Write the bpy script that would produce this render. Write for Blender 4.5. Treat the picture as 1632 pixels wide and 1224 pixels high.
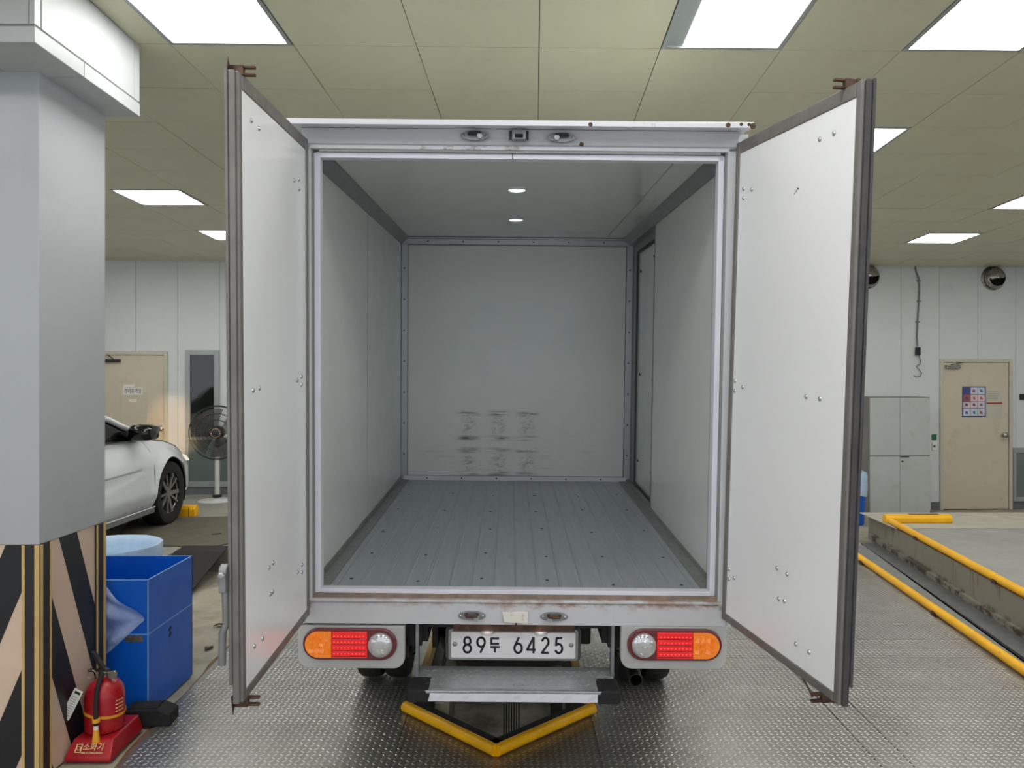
import bpy, bmesh, math, random
import numpy as np
from mathutils import Matrix, Vector, Euler

random.seed(7)
S = bpy.context.scene
for o in list(bpy.data.objects):
    bpy.data.objects.remove(o)
COL = S.collection
PI = math.pi
R = math.radians

# ------------------------------------------------------------------ camera
CAM_H = 1.70
cd = bpy.data.cameras.new('camera')
cam = bpy.data.objects.new('camera', cd)
COL.objects.link(cam)
cam.location = (0, 0, CAM_H)
cam.rotation_euler = (R(90), 0, 0)
cd.sensor_fit = 'HORIZONTAL'
cd.sensor_width = 36.0
cd.lens = 36.0 * 1226 / 1632
cd.shift_y = -6 / 1632
cd.clip_start = 0.05
cd.clip_end = 100
S.camera = cam

# ------------------------------------------------------------------ world: overcast daylight, reaches the hall through its open front
W = bpy.data.worlds.new('overcast_sky')
S.world = W
W.use_nodes = True
bg = W.node_tree.nodes['Background']
bg.inputs[0].default_value = (0.88, 0.93, 1.0, 1)
bg.inputs[1].default_value = 1.2

LAMP = 15          # ceiling panel emission
S.view_settings.view_transform = 'Standard'
S.view_settings.look = 'None'
S.view_settings.gamma = 1
S.view_settings.use_curve_mapping = False
S.view_settings.exposure = 0.0


# ------------------------------------------------------------------ materials
def s2l(c):
    return tuple(((v / 255) / 12.92 if v / 255 <= 0.04045 else ((v / 255 + 0.055) / 1.055) ** 2.4) for v in c)


MATS = {}


class NT:
    """tiny node helper"""
    def __init__(self, name):
        self.m = bpy.data.materials.new(name)
        self.m.use_nodes = True
        self.t = self.m.node_tree
        self.b = self.t.nodes['Principled BSDF']
        self.tc = self.t.nodes.new('ShaderNodeTexCoord')

    def n(self, typ, **kw):
        nd = self.t.nodes.new(typ)
        for k, v in kw.items():
            setattr(nd, k, v)
        return nd

    def link(self, a, b):
        self.t.links.new(a, b)

    def noise(self, scale, detail=4, rough=.55, stretch=None, coord='Object'):
        nz = self.n('ShaderNodeTexNoise')
        nz.inputs['Scale'].default_value = scale
        nz.inputs['Detail'].default_value = detail
        nz.inputs['Roughness'].default_value = rough
        src = self.tc.outputs[coord]
        if stretch:
            mp = self.n('ShaderNodeMapping')
            mp.inputs['Scale'].default_value = stretch
            self.link(src, mp.inputs[0])
            src = mp.outputs[0]
        self.link(src, nz.inputs['Vector'])
        return nz.outputs['Fac']

    def ramp(self, src, lo, hi, a=0., b=1.):
        mr = self.n('ShaderNodeMapRange')
        mr.inputs['From Min'].default_value = lo
        mr.inputs['From Max'].default_value = hi
        mr.inputs['To Min'].default_value = a
        mr.inputs['To Max'].default_value = b
        self.link(src, mr.inputs['Value'])
        return mr.outputs[0]

    def math(self, op, a, b=None, clamp=False):
        md = self.n('ShaderNodeMath', operation=op, use_clamp=clamp)
        for i, v in enumerate((a, b)):
            if v is None:
                continue
            if isinstance(v, (int, float)):
                md.inputs[i].default_value = v
            else:
                self.link(v, md.inputs[i])
        return md.outputs[0]

    def xyz(self, coord='Object'):
        sp = self.n('ShaderNodeSeparateXYZ')
        self.link(self.tc.outputs[coord], sp.inputs[0])
        return sp.outputs

    def mix(self, fac, a, b):
        mx = self.n('ShaderNodeMix', data_type='RGBA')
        for sock, v in ((mx.inputs[0], fac), (mx.inputs[6], a), (mx.inputs[7], b)):
            if isinstance(v, (int, float)):
                sock.default_value = v
            elif isinstance(v, tuple):
                sock.default_value = (*v[:3], 1)
            else:
                self.link(v, sock)
        return mx.outputs[2]

    def band(self, src, lo, hi, soft):
        a = self.ramp(src, lo - soft, lo + soft)
        b = self.ramp(src, hi - soft, hi + soft, 1, 0)
        return self.math('MULTIPLY', a, b)

    def bump(self, h, strength, dist=.01):
        bp = self.n('ShaderNodeBump')
        bp.inputs['Strength'].default_value = strength
        bp.inputs['Distance'].default_value = dist
        self.link(h, bp.inputs['Height'])
        self.link(bp.outputs[0], self.b.inputs['Normal'])

    def done(self, key, col=None, rough=.5, metal=0, **kw):
        if col is not None:
            if isinstance(col, tuple):
                self.b.inputs['Base Color'].default_value = (*col, 1)
            else:
                self.link(col, self.b.inputs['Base Color'])
        if isinstance(rough, (int, float)):
            self.b.inputs['Roughness'].default_value = rough
        else:
            self.link(rough, self.b.inputs['Roughness'])
        self.b.inputs['Metallic'].default_value = metal
        for k, v in kw.items():
            self.b.inputs[k.replace('_', ' ')].default_value = v
        MATS[key] = self.m
        return self.m


def mat(key, rgb, rough=.5, metal=0, var=.08, vs=6, bump=0, bs=80, dirt=None, stretch=None, **kw):
    """plain painted / moulded surface with a little tonal variation, optional dirt=(rgb, scale, lo, hi, amount)"""
    t = NT(key)
    c = s2l(rgb)
    f = t.noise(vs, 4, .6, stretch)
    dk = tuple(v * (1 - var * 1.6) for v in c)
    lt = tuple(min(1, v * (1 + var)) for v in c)
    col = t.mix(t.ramp(f, .3, .7), dk, lt)
    if dirt:
        d = t.ramp(t.noise(dirt[1], 6, .65), dirt[2], dirt[3], 0, dirt[4])
        col = t.mix(d, col, s2l(dirt[0]))
    if bump:
        t.bump(t.noise(bs, 3), bump, .004)
    rg = t.ramp(t.noise(vs * 3, 3), .3, .7, max(0.02, rough - .06), min(1, rough + .06))
    return t.done(key, col, rg, metal, **kw)


# hall
mat('ceiling_panel', (206, 204, 178), .42, var=.025, vs=.8, dirt=((150, 145, 118), 1.2, .55, .8, .3))
mat('ceiling_gap', (70, 68, 55), .9)
mat('wall_paint', (216, 219, 219), .55, var=.02, vs=1.5, dirt=((150, 150, 142), 1.2, .6, .85, .25))
mat('wall_gap', (120, 122, 120), .8)
mat('baseboard', (108, 112, 116), .6, var=.08)
mat('concrete', (158, 152, 135), .75, var=.12, vs=5, bump=.3, bs=90, dirt=((95, 86, 68), 4, .52, .75, .6))
mat('slab_concrete', (150, 148, 138), .8, var=.12, vs=4, bump=.25, bs=90, dirt=((90, 84, 70), 3, .55, .75, .5))
mat('platform_top', (150, 151, 146), .6, var=.08, vs=2, bump=.1, bs=120, dirt=((120, 104, 80), 2.5, .6, .8, .5))
mat('strip_concrete', (176, 172, 158), .8, var=.08, vs=5, dirt=((140, 112, 70), 3, .58, .75, .6))
mat('dark_void', (16, 16, 16), .9)
mat('channel', (92, 94, 94), .6, var=.15)
mat('channel_light', (128, 130, 128), .55, var=.12)
mat('pit_wall', (120, 118, 108), .8, var=.15, vs=4, dirt=((50, 48, 42), 3, .45, .7, .7))
mat('cladding', (170, 174, 177), .38, var=.03, vs=1.5, dirt=((140, 142, 142), 2.2, .58, .8, .3))
mat('capital', (178, 181, 182), .4, var=.03, vs=2)
mat('joint_grey', (120, 120, 118), .7)
mat('stripe_cream', (214, 188, 168), .55, var=.04, vs=4, dirt=((150, 125, 105), 6, .6, .8, .4))
mat('stripe_black', (26, 27, 34), .45, var=.1, vs=6)
mat('guard_black', (40, 36, 36), .5, var=.15)
mat('guard_yellow', (206, 172, 112), .55, var=.08)
mat('yellow_paint', (252, 186, 10), .4, var=.06, vs=7, dirt=((120, 84, 30), 14, .62, .75, .7))
mat('rust_strip', (120, 92, 70), .8, var=.3, vs=12)
mat('rubber', (26, 26, 27), .75, var=.15, vs=20, bump=.2, bs=160)
mat('grey_mat', (96, 91, 78), .95, var=.12, vs=12, bump=.6, bs=220)
mat('black_mat', (40, 38, 38), .9, var=.12, vs=30, bump=.4, bs=160)
mat('alu_frame', (166, 172, 172), .45, .3, var=.04)
mat('beige_door', (208, 198, 176), .5, var=.03, vs=2, dirt=((150, 132, 104), 2.2, .55, .8, .5))
mat('door_frame', (198, 196, 180), .5, var=.03)
mat('cabinet', (184, 188, 186), .45, var=.04, vs=3, dirt=((120, 112, 98), 5, .6, .8, .5))
mat('cabinet_side', (136, 133, 128), .5, .2, var=.05)
mat('steel', (168, 166, 162), .28, .9, var=.08)
mat('galv', (150, 152, 155), .4, .75, var=.12, vs=20)
mat('dark_metal', (60, 58, 56), .45, .6, var=.15)
mat('paper', (232, 230, 222), .8, var=.02)
mat('ink', (30, 30, 34), .8)
mat('ink_red', (176, 60, 44), .8)
mat('poster_blue', (70, 84, 130), .6)
mat('poster_pale', (205, 212, 226), .6)
mat('poster_pink', (222, 196, 198), .6)
mat('poster_red', (170, 90, 90), .6)
mat('green', (40, 110, 80), .5)
mat('cable', (120, 122, 122), .5)
mat('black_plastic', (24, 24, 25), .35, var=.1)
mat('blue_plastic', (0, 96, 208), .38, var=.05, vs=3)
mat('blue_edge', (110, 165, 225), .4)
mat('bin_bag', (186, 212, 236), .35, var=.06, vs=14, bump=.6, bs=26)
mat('bin_plastic', (92, 130, 190), .4)
mat('car_white', (222, 226, 229), .16, var=.01, Coat_Weight=.6, Coat_Roughness=.03)
mat('car_glass', (5, 5, 6), .12, var=.05, Specular_IOR_Level=.25)
mat('car_black', (10, 10, 11), .12, var=.05)
mat('tyre', (24, 24, 24), .75, var=.15, vs=20)
mat('rim', (150, 148, 145), .3, .85, var=.06)
mat('fan_wire', (44, 44, 46), .35, .5)
mat('fan_white', (205, 206, 204), .4)
mat('ext_red', (172, 24, 34), .3, var=.05)
mat('ext_base', (166, 16, 30), .4, var=.06)
mat('gold', (235, 205, 150), .5)
mat('orange_yellow', (238, 166, 48), .4)
# truck
mat('frp', (224, 228, 225), .16, var=.015, vs=1.5, dirt=((175, 176, 172), 3, .62, .85, .2))
mat('frp_door', (243, 244, 246), .2, var=.012, vs=1.5, dirt=((205, 202, 194), 5, .66, .85, .3))
mat('frp_ceiling', (216, 219, 211), .14, var=.012, vs=1)
mat('frp_seam', (160, 164, 162), .5)
mat('trim_alu', (178, 181, 184), .35, .45, var=.05, vs=10)
mat('trim_dark', (138, 140, 138), .4, .35, var=.05, vs=10)
mat('trim_white', (220, 220, 230), .35, var=.03, vs=10)
mat('frame_paint', (196, 197, 200), .42, var=.03, vs=4)
mat('door_gasket', (124, 121, 118), .5, .3, var=.1, vs=12)
mat('gasket_dark', (76, 74, 76), .55, .2, var=.15, vs=12)
mat('rust_metal', (96, 72, 60), .6, .5, var=.35, vs=25)
mat('rivet', (196, 198, 202), .25, .8)
mat('screw', (70, 68, 64), .4, .8)
mat('groove', (140, 122, 108), .7, var=.25, vs=14)
mat('lamp_bracket', (176, 176, 174), .5, var=.03, vs=5)
mat('plate_white', (226, 224, 226), .4, var=.015)
mat('plate_ink', (34, 36, 44), .5)
mat('plate_frame', (150, 150, 148), .35, .6, var=.08)
mat('chassis', (34, 33, 33), .7, var=.25, vs=8)
mat('beige_board', (196, 172, 110), .7, var=.08)
mat('cream_board', (214, 210, 178), .6, var=.04)
mat('brick_red', (130, 44, 34), .6, var=.2)


def special():
    # ---- diamond plate base (treads are geometry)
    t = NT('checker_plate')
    f = t.noise(2.2, 6, .65)
    g = t.noise(14, 5, .7)
    col = t.mix(t.ramp(f, .3, .7), s2l((138, 137, 132)), s2l((164, 163, 158)))
    col = t.mix(t.ramp(g, .5, .75, 0, .45), col, s2l((120, 112, 98)))
    t.done('checker_plate', col, t.ramp(g, .3, .7, .26, .42), .72)
    t = NT('checker_plate_brown')
    f = t.noise(3, 6, .65)
    col = t.mix(t.ramp(f, .35, .7), s2l((132, 122, 108)), s2l((150, 144, 132)))
    t.done('checker_plate_brown', col, .36, .75)
    t = NT('tread')
    t.done('tread', t.mix(t.ramp(t.noise(5, 5), .35, .65), s2l((172, 172, 168)), s2l((198, 198, 194))), .30, .7)
    # ---- cargo rear wall: scuffs of their own shape near the floor (object space = truck space)
    t = NT('frp_scuffed')
    x, y, z = t.xyz()
    base = t.mix(t.ramp(t.noise(1.5, 4), .3, .7), s2l((220, 224, 220)), s2l((228, 231, 228)))
    streak = t.noise(4.2, 6, .7, (1.0, 1, 9))
    fine = t.noise(30, 5, .7, (1, 1, 2.2))
    rows = None
    for z0, h in ((.505, .016), (.32, .014), (.228, .016), (.052, .014)):
        b = t.band(z, z0 - h, z0 + h, .012)
        rows = b if rows is None else t.math('MAXIMUM', rows, b)
    cols = None
    for x0 in (-.34, -.12, .10):
        b = t.band(x, x0 - .030, x0 + .030, .045)
        cols = b if cols is None else t.math('MAXIMUM', cols, b)
    wcols = None
    for x0 in (-.34, -.12, .10):
        b = t.band(x, x0 - .065, x0 + .065, .04)
        wcols = b if wcols is None else t.math('MAXIMUM', wcols, b)
    zone = t.math('MULTIPLY', t.band(x, -.44, .2, .04), rows)
    m1 = t.math('MULTIPLY', t.math('MULTIPLY', zone, t.math('ADD', wcols, .15, True)), t.ramp(streak, .44, .60))
    cz = t.math('MULTIPLY', cols, t.math('MAXIMUM', t.band(z, .34, .49, .05), t.band(z, .07, .2, .04)))
    m2 = t.math('MULTIPLY', cz, t.ramp(fine, .44, .66))
    wide = t.math('MULTIPLY', t.math('MULTIPLY', t.band(x, -.78, .3, .06), t.band(z, .05, .24, .05)), t.ramp(t.noise(5, 6, .7, (.5, 1, 14)), .58, .7, 0, .4))
    low = t.math('MULTIPLY', t.ramp(z, .1, .8, 1, 0), t.ramp(t.noise(8, 6, .7, (1, 1, 3)), .56, .8, 0, .22))
    sc = t.math('MAXIMUM', t.math('MAXIMUM', m1, m2), t.math('MAXIMUM', wide, low))
    sc = t.math('MULTIPLY', sc, .92)
    t.done('frp_scuffed', t.mix(sc, base, s2l((52, 52, 54))), .2)
    # ---- aluminium cargo floor, drawn along its length
    t = NT('cargo_floor')
    f = t.noise(3, 6, .65, (10, .8, 1))
    g = t.noise(5, 5, .6, (3, 1, 1))
    col = t.mix(t.ramp(f, .3, .7), s2l((166, 171, 176)), s2l((190, 195, 200)))
    col = t.mix(t.ramp(g, .55, .75, 0, .3), col, s2l((120, 122, 118)))
    t.done('cargo_floor', col, t.ramp(f, .3, .7, .30, .44), .4)
    # ---- rusty sill paint, rust gathered along the upper lip (truck space)
    for key, zc, amt in (('sill_paint', -.035, 1.0), ('sill_lip', -.012, 1.0)):
        t = NT(key)
        x, y, z = t.xyz()
        n1 = t.noise(9, 6, .7, (1, 1, 2))
        n2 = t.noise(26, 5, .7)
        near = t.ramp(z, zc - .045, zc + .012)
        xs = t.ramp(x, -.75, .1, .25, 1)
        m = t.math('MULTIPLY', t.ramp(t.math('ADD', n1, t.math('MULTIPLY', near, .26)), .62, .78), near)
        m = t.math('MULTIPLY', m, xs)
        run = t.math('MULTIPLY', t.ramp(t.noise(14, 4, .7, (1, 1, .08)), .60, .78, 0, .35), xs)
        m = t.math('MAXIMUM', m, run)
        col = t.mix(t.ramp(n2, .3, .7), s2l((112, 66, 36)), s2l((160, 112, 72)))
        base = t.mix(t.noise(5), s2l((188, 189, 192)), s2l((204, 204, 208)))
        t.done(key, t.mix(m, base, col), .5)
    # ---- header with light rust around its middle
    t = NT('header_paint')
    x, y, z = t.xyz()
    m = t.math('MULTIPLY', t.band(x, -.42, .03, .04), t.ramp(t.noise(24, 5, .7, (.5, 1, 1)), .48, .62, 0, .8))
    base = t.mix(t.noise(5), s2l((206, 206, 214)), s2l((222, 222, 228)))
    t.done('header_paint', t.mix(m, base, s2l((112, 78, 62))), .4)
    # ---- chipped white visor edge
    t = NT('visor_paint')
    x, y, z = t.xyz()
    m = t.math('MULTIPLY', t.ramp(x, .2, .9, 0, .35), t.ramp(t.noise(30, 5, .7), .60, .64))
    t.done('visor_paint', t.mix(m, s2l((226, 226, 234)), s2l((84, 62, 50))), .35)
    t = NT('patch_paint')
    m = t.ramp(t.noise(22, 6, .7, (1, 1, .5)), .52, .66, 0, .85)
    t.done('patch_paint', t.mix(m, s2l((226, 222, 214)), s2l((165, 110, 66))), .5)
    # ---- stained platform side: drips below the rail
    t = NT('platform_side')
    x, y, z = t.xyz()
    drip = t.ramp(t.noise(7, 5, .7, (1, 1, .22)), .56, .68)
    m = t.math('MULTIPLY', drip, t.ramp(z, .02, .26, .2, .8))
    low = t.math('MULTIPLY', t.band(z, -.02, .06, .02), t.ramp(t.noise(6, 6, .7), .46, .55))
    m = t.math('MAXIMUM', m, low)
    base = t.mix(t.noise(3, 5), s2l((120, 116, 104)), s2l((150, 147, 136)))
    t.done('platform_side', t.mix(m, base, s2l((64, 52, 42))), .7)
    # ---- clear / translucent things
    t = NT('fan_blade')
    t.done('fan_blade', s2l((96, 92, 88)), .35, 0, Alpha=.45)
    t = NT('clear_bag')
    t.bump(t.noise(18, 5), .9, .02)
    t.done('clear_bag', s2l((205, 220, 248)), .15, 0, Alpha=.42)
    t = NT('pane_glass')
    t.done('pane_glass', s2l((120, 130, 126)), .05, 0, Specular_IOR_Level=.9, Alpha=.9)
    t = NT('pane_dark')
    t.done('pane_dark', s2l((26, 32, 30)), .04, 0, Specular_IOR_Level=.8)
    # ---- lamp lenses
    t = NT('lens_amber')
    t.bump(t.n('ShaderNodeTexWave').outputs[1], .3, .01)
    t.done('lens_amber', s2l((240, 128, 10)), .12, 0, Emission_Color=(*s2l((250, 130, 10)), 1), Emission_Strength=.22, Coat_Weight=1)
    t = NT('lens_red')
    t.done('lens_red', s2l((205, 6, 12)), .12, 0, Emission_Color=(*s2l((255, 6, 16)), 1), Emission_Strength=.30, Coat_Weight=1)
    t = NT('lens_rim')
    t.done('lens_rim', s2l((100, 10, 22)), .2, 0, Coat_Weight=1)
    t = NT('led_red')
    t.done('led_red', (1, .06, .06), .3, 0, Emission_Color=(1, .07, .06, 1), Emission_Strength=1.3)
    t = NT('lens_clear')
    t.done('lens_clear', s2l((206, 206, 208)), .08, .55, Coat_Weight=1)
    t = NT('lens_facet')
    t.done('lens_facet', s2l((240, 240, 240)), .12, .8)
    # ---- light sources
    t = NT('panel_light')
    t.done('panel_light', (1, 1, 1), .4, 0, Emission_Color=(1, .99, .97, 1), Emission_Strength=LAMP)
    t = NT('led_disc')
    t.done('led_disc', (1, 1, 1), .4, 0, Emission_Color=(1, 1, 1, 1), Emission_Strength=6)
    t = NT('headlight')
    t.done('headlight', (1, .95, .85), .1, 0, Emission_Color=(1, .85, .65, 1), Emission_Strength=.5)


special()


# ------------------------------------------------------------------ mesh builder
class MB:
    def __init__(self):
        self.v = []
        self.f = []

    def add(self, vs, fs):
        n = len(self.v)
        self.v += [tuple(p) for p in vs]
        self.f += [tuple(i + n for i in q) for q in fs]
        return self

    def box(self, x0, x1, y0, y1, z0, z1):
        return self.add([(x0, y0, z0), (x1, y0, z0), (x1, y1, z0), (x0, y1, z0), (x0, y0, z1), (x1, y0, z1), (x1, y1, z1), (x0, y1, z1)],
                        [(0, 3, 2, 1), (4, 5, 6, 7), (0, 1, 5, 4), (1, 2, 6, 5), (2, 3, 7, 6), (3, 0, 4, 7)])

    def obox(self, c, size, rot=(0, 0, 0)):
        M = Euler(rot).to_matrix() if not isinstance(rot, Matrix) else rot
        hx, hy, hz = (s / 2 for s in size)
        c = Vector(c)
        vs = [c + M @ Vector((sx * hx, sy * hy, sz * hz)) for sz in (-1, 1) for sx, sy in ((-1, -1), (1, -1), (1, 1), (-1, 1))]
        return self.add(vs, [(0, 3, 2, 1), (4, 5, 6, 7), (0, 1, 5, 4), (1, 2, 6, 5), (2, 3, 7, 6), (3, 0, 4, 7)])

    def bar(self, a, b, w, h, up=(0, 0, 1)):
        a, b = Vector(a), Vector(b)
        d = (b - a).normalized()
        s = d.cross(Vector(up))
        s = s.normalized() if s.length > 1e-5 else Vector((1, 0, 0))
        u = s.cross(d)
        vs = []
        for p in (a, b):
            for i, j in ((-1, -1), (1, -1), (1, 1), (-1, 1)):
                vs.append(p + s * (i * w / 2) + u * (j * h / 2))
        return self.add(vs, [(0, 3, 2, 1), (4, 5, 6, 7), (0, 1, 5, 4), (1, 2, 6, 5), (2, 3, 7, 6), (3, 0, 4, 7)])

    @staticmethod
    def frame(d):
        d = Vector(d).normalized()
        a = Vector((0, 0, 1)) if abs(d.z) < .9 else Vector((1, 0, 0))
        s = d.cross(a).normalized()
        return s, s.cross(d)

    def cyl(self, a, b, r, r2=None, n=14, caps=True):
        a, b = Vector(a), Vector(b)
        r2 = r if r2 is None else r2
        s, u = self.frame(b - a)
        vs = []
        for p, q in ((a, r), (b, r2)):
            for i in range(n):
                t = 2 * PI * i / n
                vs.append(p + (s * math.cos(t) + u * math.sin(t)) * q)
        fs = [(i, (i + 1) % n, n + (i + 1) % n, n + i) for i in range(n)]
        if caps:
            fs += [tuple(range(n - 1, -1, -1)), tuple(range(n, 2 * n))]
        return self.add(vs, fs)

    def tube(self, pts, r, n=8, closed=False):
        pts = [Vector(p) for p in pts]
        m = len(pts)
        d0 = (pts[1] - pts[0]).normalized()
        s, u = self.frame(d0)
        vs = []
        for k, p in enumerate(pts):
            if closed:
                d = (pts[(k + 1) % m] - pts[k - 1]).normalized()
            else:
                d = (pts[min(k + 1, m - 1)] - pts[max(k - 1, 0)]).normalized()
            s = (s - d * s.dot(d)).normalized()
            u = s.cross(d)
            rr = r[k] if isinstance(r, (list, tuple)) else r
            for i in range(n):
                t = 2 * PI * i / n
                vs.append(p + (s * math.cos(t) + u * math.sin(t)) * rr)
        fs = []
        for k in range(m if closed else m - 1):
            for i in range(n):
                a, b = k * n, ((k + 1) % m) * n
                fs.append((a + i, a + (i + 1) % n, b + (i + 1) % n, b + i))
        if not closed:
            fs += [tuple(range(n - 1, -1, -1)), tuple(range((m - 1) * n, m * n))]
        return self.add(vs, fs)

    def prism(self, poly, axis, a, b):
        """extrude a 2-D polygon along an axis; 2-D coords are the two other axes in xyz order"""
        def P(q, h):
            if axis == 'x':
                return (h, q[0], q[1])
            if axis == 'y':
                return (q[0], h, q[1])
            return (q[0], q[1], h)
        n = len(poly)
        vs = [P(q, a) for q in poly] + [P(q, b) for q in poly]
        fs = [tuple(range(n)), tuple(range(2 * n - 1, n - 1, -1))] + [(i, (i + 1) % n, n + (i + 1) % n, n + i) for i in range(n)]
        return self.add(vs, fs)

    def lathe(self, prof, c=(0, 0, 0), axis=(0, 0, 1), n=24, closed=False, caps=True):
        c = Vector(c)
        d = Vector(axis).normalized()
        s, u = self.frame(d)
        vs = []
        for r, h in prof:
            for i in range(n):
                t = 2 * PI * i / n
                vs.append(c + d * h + (s * math.cos(t) + u * math.sin(t)) * r)
        fs = []
        m = len(prof)
        for k in range(m if closed else m - 1):
            for i in range(n):
                a, b = k * n, ((k + 1) % m) * n
                fs.append((a + i, a + (i + 1) % n, b + (i + 1) % n, b + i))
        if not closed and caps:
            if prof[0][0] > 1e-6:
                fs.append(tuple(range(n - 1, -1, -1)))
            if prof[-1][0] > 1e-6:
                fs.append(tuple(range((m - 1) * n, m * n)))
        return self.add(vs, fs)

    def ring(self, c, axis, Rr, r, n=36, m=6):
        c = Vector(c)
        s, u = self.frame(axis)
        return self.tube([c + (s * math.cos(2 * PI * i / n) + u * math.sin(2 * PI * i / n)) * Rr for i in range(n)], r, m, True)

    def grid(self, fn, nu, nv, keep=None):
        vs = [fn(i / nu, j / nv) for j in range(nv + 1) for i in range(nu + 1)]
        fs = []
        for j in range(nv):
            for i in range(nu):
                a = j * (nu + 1) + i
                fs.append((a, a + 1, a + nu + 2, a + nu + 1))
        return self.add(vs, fs)

    def stroke(self, pts, w, y0, y1):
        """flat pen stroke in the xz plane, between y0 and y1"""
        for a, b in zip(pts[:-1], pts[1:]):
            a, b = Vector(a), Vector(b)
            d = (b - a)
            if d.length < 1e-6:
                continue
            d.normalize()
            nrm = Vector((-d.y, d.x)) * (w / 2)
            self.prism([a + nrm, a - nrm, b - nrm, b + nrm], 'y', y0, y1)
        for p in pts[1:-1]:
            self.prism([(p[0] + math.cos(2 * PI * i / 10) * w / 2, p[1] + math.sin(2 * PI * i / 10) * w / 2) for i in range(10)], 'y', y0, y1)
        return self

    def mesh(self, name, mats, smooth=None, recalc=True):
        me = bpy.data.meshes.new(name)
        me.from_pydata([tuple(p) for p in self.v], [], self.f)
        if recalc:
            bm = bmesh.new()
            bm.from_mesh(me)
            bmesh.ops.recalc_face_normals(bm, faces=bm.faces)
            bm.to_mesh(me)
            bm.free()
        me.materials.append(MATS[mats])
        if smooth:
            me.shade_smooth()
            me.set_sharp_from_angle(angle=R(smooth))
        return me

    def build(self, name, m, parent=None, bevel=0, smooth=None, loc=None, rot=None, seg=2, **props):
        o = bpy.data.objects.new(name, self.mesh(name, m, smooth))
        return place(o, parent, loc, rot, bevel, seg, **props)


def place(o, parent=None, loc=None, rot=None, bevel=0, seg=2, **props):
    COL.objects.link(o)
    if parent:
        o.parent = parent
    if loc is not None:
        o.location = loc
    if rot is not None:
        o.rotation_euler = rot
    if bevel:
        b = o.modifiers.new('bevel', 'BEVEL')
        b.width = bevel
        b.segments = seg
        b.limit_method = 'ANGLE'
        b.angle_limit = R(40)
    for k, v in props.items():
        o[k] = v
    return o


def thing(name, label, category, loc=(0, 0, 0), rotz=0, **props):
    o = bpy.data.objects.new(name, None)
    o.empty_display_size = .1
    COL.objects.link(o)
    o.location = loc
    o.rotation_euler = (0, 0, rotz)
    o['label'] = label
    o['category'] = category
    for k, v in props.items():
        o[k] = v
    return o


def share(name, me, parent, loc, rot=None, **props):
    return place(bpy.data.objects.new(name, me), parent, loc, rot, **props)


def text(name, body, size, m, parent, loc, rot, width=None, depth=.0006, squash=1.0):
    cu = bpy.data.curves.new(name, 'FONT')
    cu.body = body
    cu.size = size
    cu.extrude = depth
    cu.align_x = 'CENTER'
    cu.align_y = 'CENTER'
    tmp = bpy.data.objects.new(name, cu)
    COL.objects.link(tmp)
    bpy.context.view_layer.update()
    me = bpy.data.meshes.new_from_object(tmp.evaluated_get(bpy.context.evaluated_depsgraph_get()))
    w = tmp.dimensions.x
    bpy.data.objects.remove(tmp)
    sx = (width / w) if width and w else 1
    for v in me.vertices:
        v.co.x *= sx
        v.co.y *= squash
    me.materials.clear()
    me.materials.append(MATS[m])
    return place(bpy.data.objects.new(name, me), parent, loc, rot)


# ==================================================================== THE HALL
WALL0, WALLS = 10.30, .045           # back wall:  y = WALL0 + WALLS*x
WROT = math.atan(WALLS)


def wy(x):
    return WALL0 + WALLS * x


def wall_thing(name, label, cat, x, z, **p):
    """an Empty on the back wall surface; local x along the wall, local y into the wall"""
    return thing(name, label, cat, (x, wy(x), z), WROT, **p)


# ---- floor base (pieces around the inspection pit)
PT, PL, PR, PEND = (-.073, 3.47), (-.53, 3.95), (.40, 3.93), 7.6
fl = MB()
fl.box(-9.3, -.53, -3, 8.45, -.2, -.012)
fl.box(.40, 9.7, -3, 8.45, -.2, -.012)
fl.prism([(-.53, -3), (.40, -3), (.40, PR[1]), PT, (-.53, PL[1])], 'z', -.2, -.012)
fl.box(-.53, .40, PEND, 8.45, -.2, -.012)
fl.box(-9.3, 9.7, 8.45, 11.2, -.3, -.08)
floor = fl.build('floor', 'concrete', kind='structure', label='worn concrete hall floor under the steel plates', category='floor')

# steel plates with seams
plates = [
    ([(-1.54, -1), (-.535, -1), (-.535, 8.4), (-1.96, 8.4)], 'checker_plate'),
    ([(-.531, -1), (.396, -1), (.396, PR[1]), (PT[0], PT[1]), (-.531, PL[1])], 'checker_plate_brown'),
    ([(.402, -1), (1.545, -1), (1.66, 5.58), (.402, 5.58)], 'checker_plate'),
    ([(.402, 5.586), (1.66, 5.586), (1.75, 8.4), (.402, 8.4)], 'checker_plate'),
    ([(1.552, -1), (1.70, -1), (1.80, 5.58), (1.667, 5.58)], 'checker_plate'),
    ([(1.707, -1), (2.45, -1), (3.02, 5.58), (1.807, 5.58)], 'checker_plate'),
    ([(1.667, 5.586), (3.02, 5.586), (3.33, 8.4), (1.76, 8.4)], 'checker_plate'),
]
for poly, m in plates:
    MB().prism(poly, 'z', -.011, 0).build('floor_plate', m, floor, kind='structure')

# crumbling seam where the concrete meets the steel plate
sv, sf = [], []
for i in range(61):
    y_ = -1 + 9.4 * i / 60
    x_ = -1.736 - .045 * (y_ - 3.37)
    sv += [(x_ - .012 - random.uniform(0, .035), y_, -.0108), (x_ - .001, y_, -.0108), (x_ - .001, y_, -.004), (x_ - .006, y_, -.004)]
for i in range(60):
    a_ = i * 4
    for q_ in range(4):
        sf.append((a_ + q_, a_ + (q_ + 1) % 4, a_ + 4 + (q_ + 1) % 4, a_ + 4 + q_))
MB().add(sv, sf).build('seam_filler', 'rust_strip', floor, kind='structure')


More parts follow.
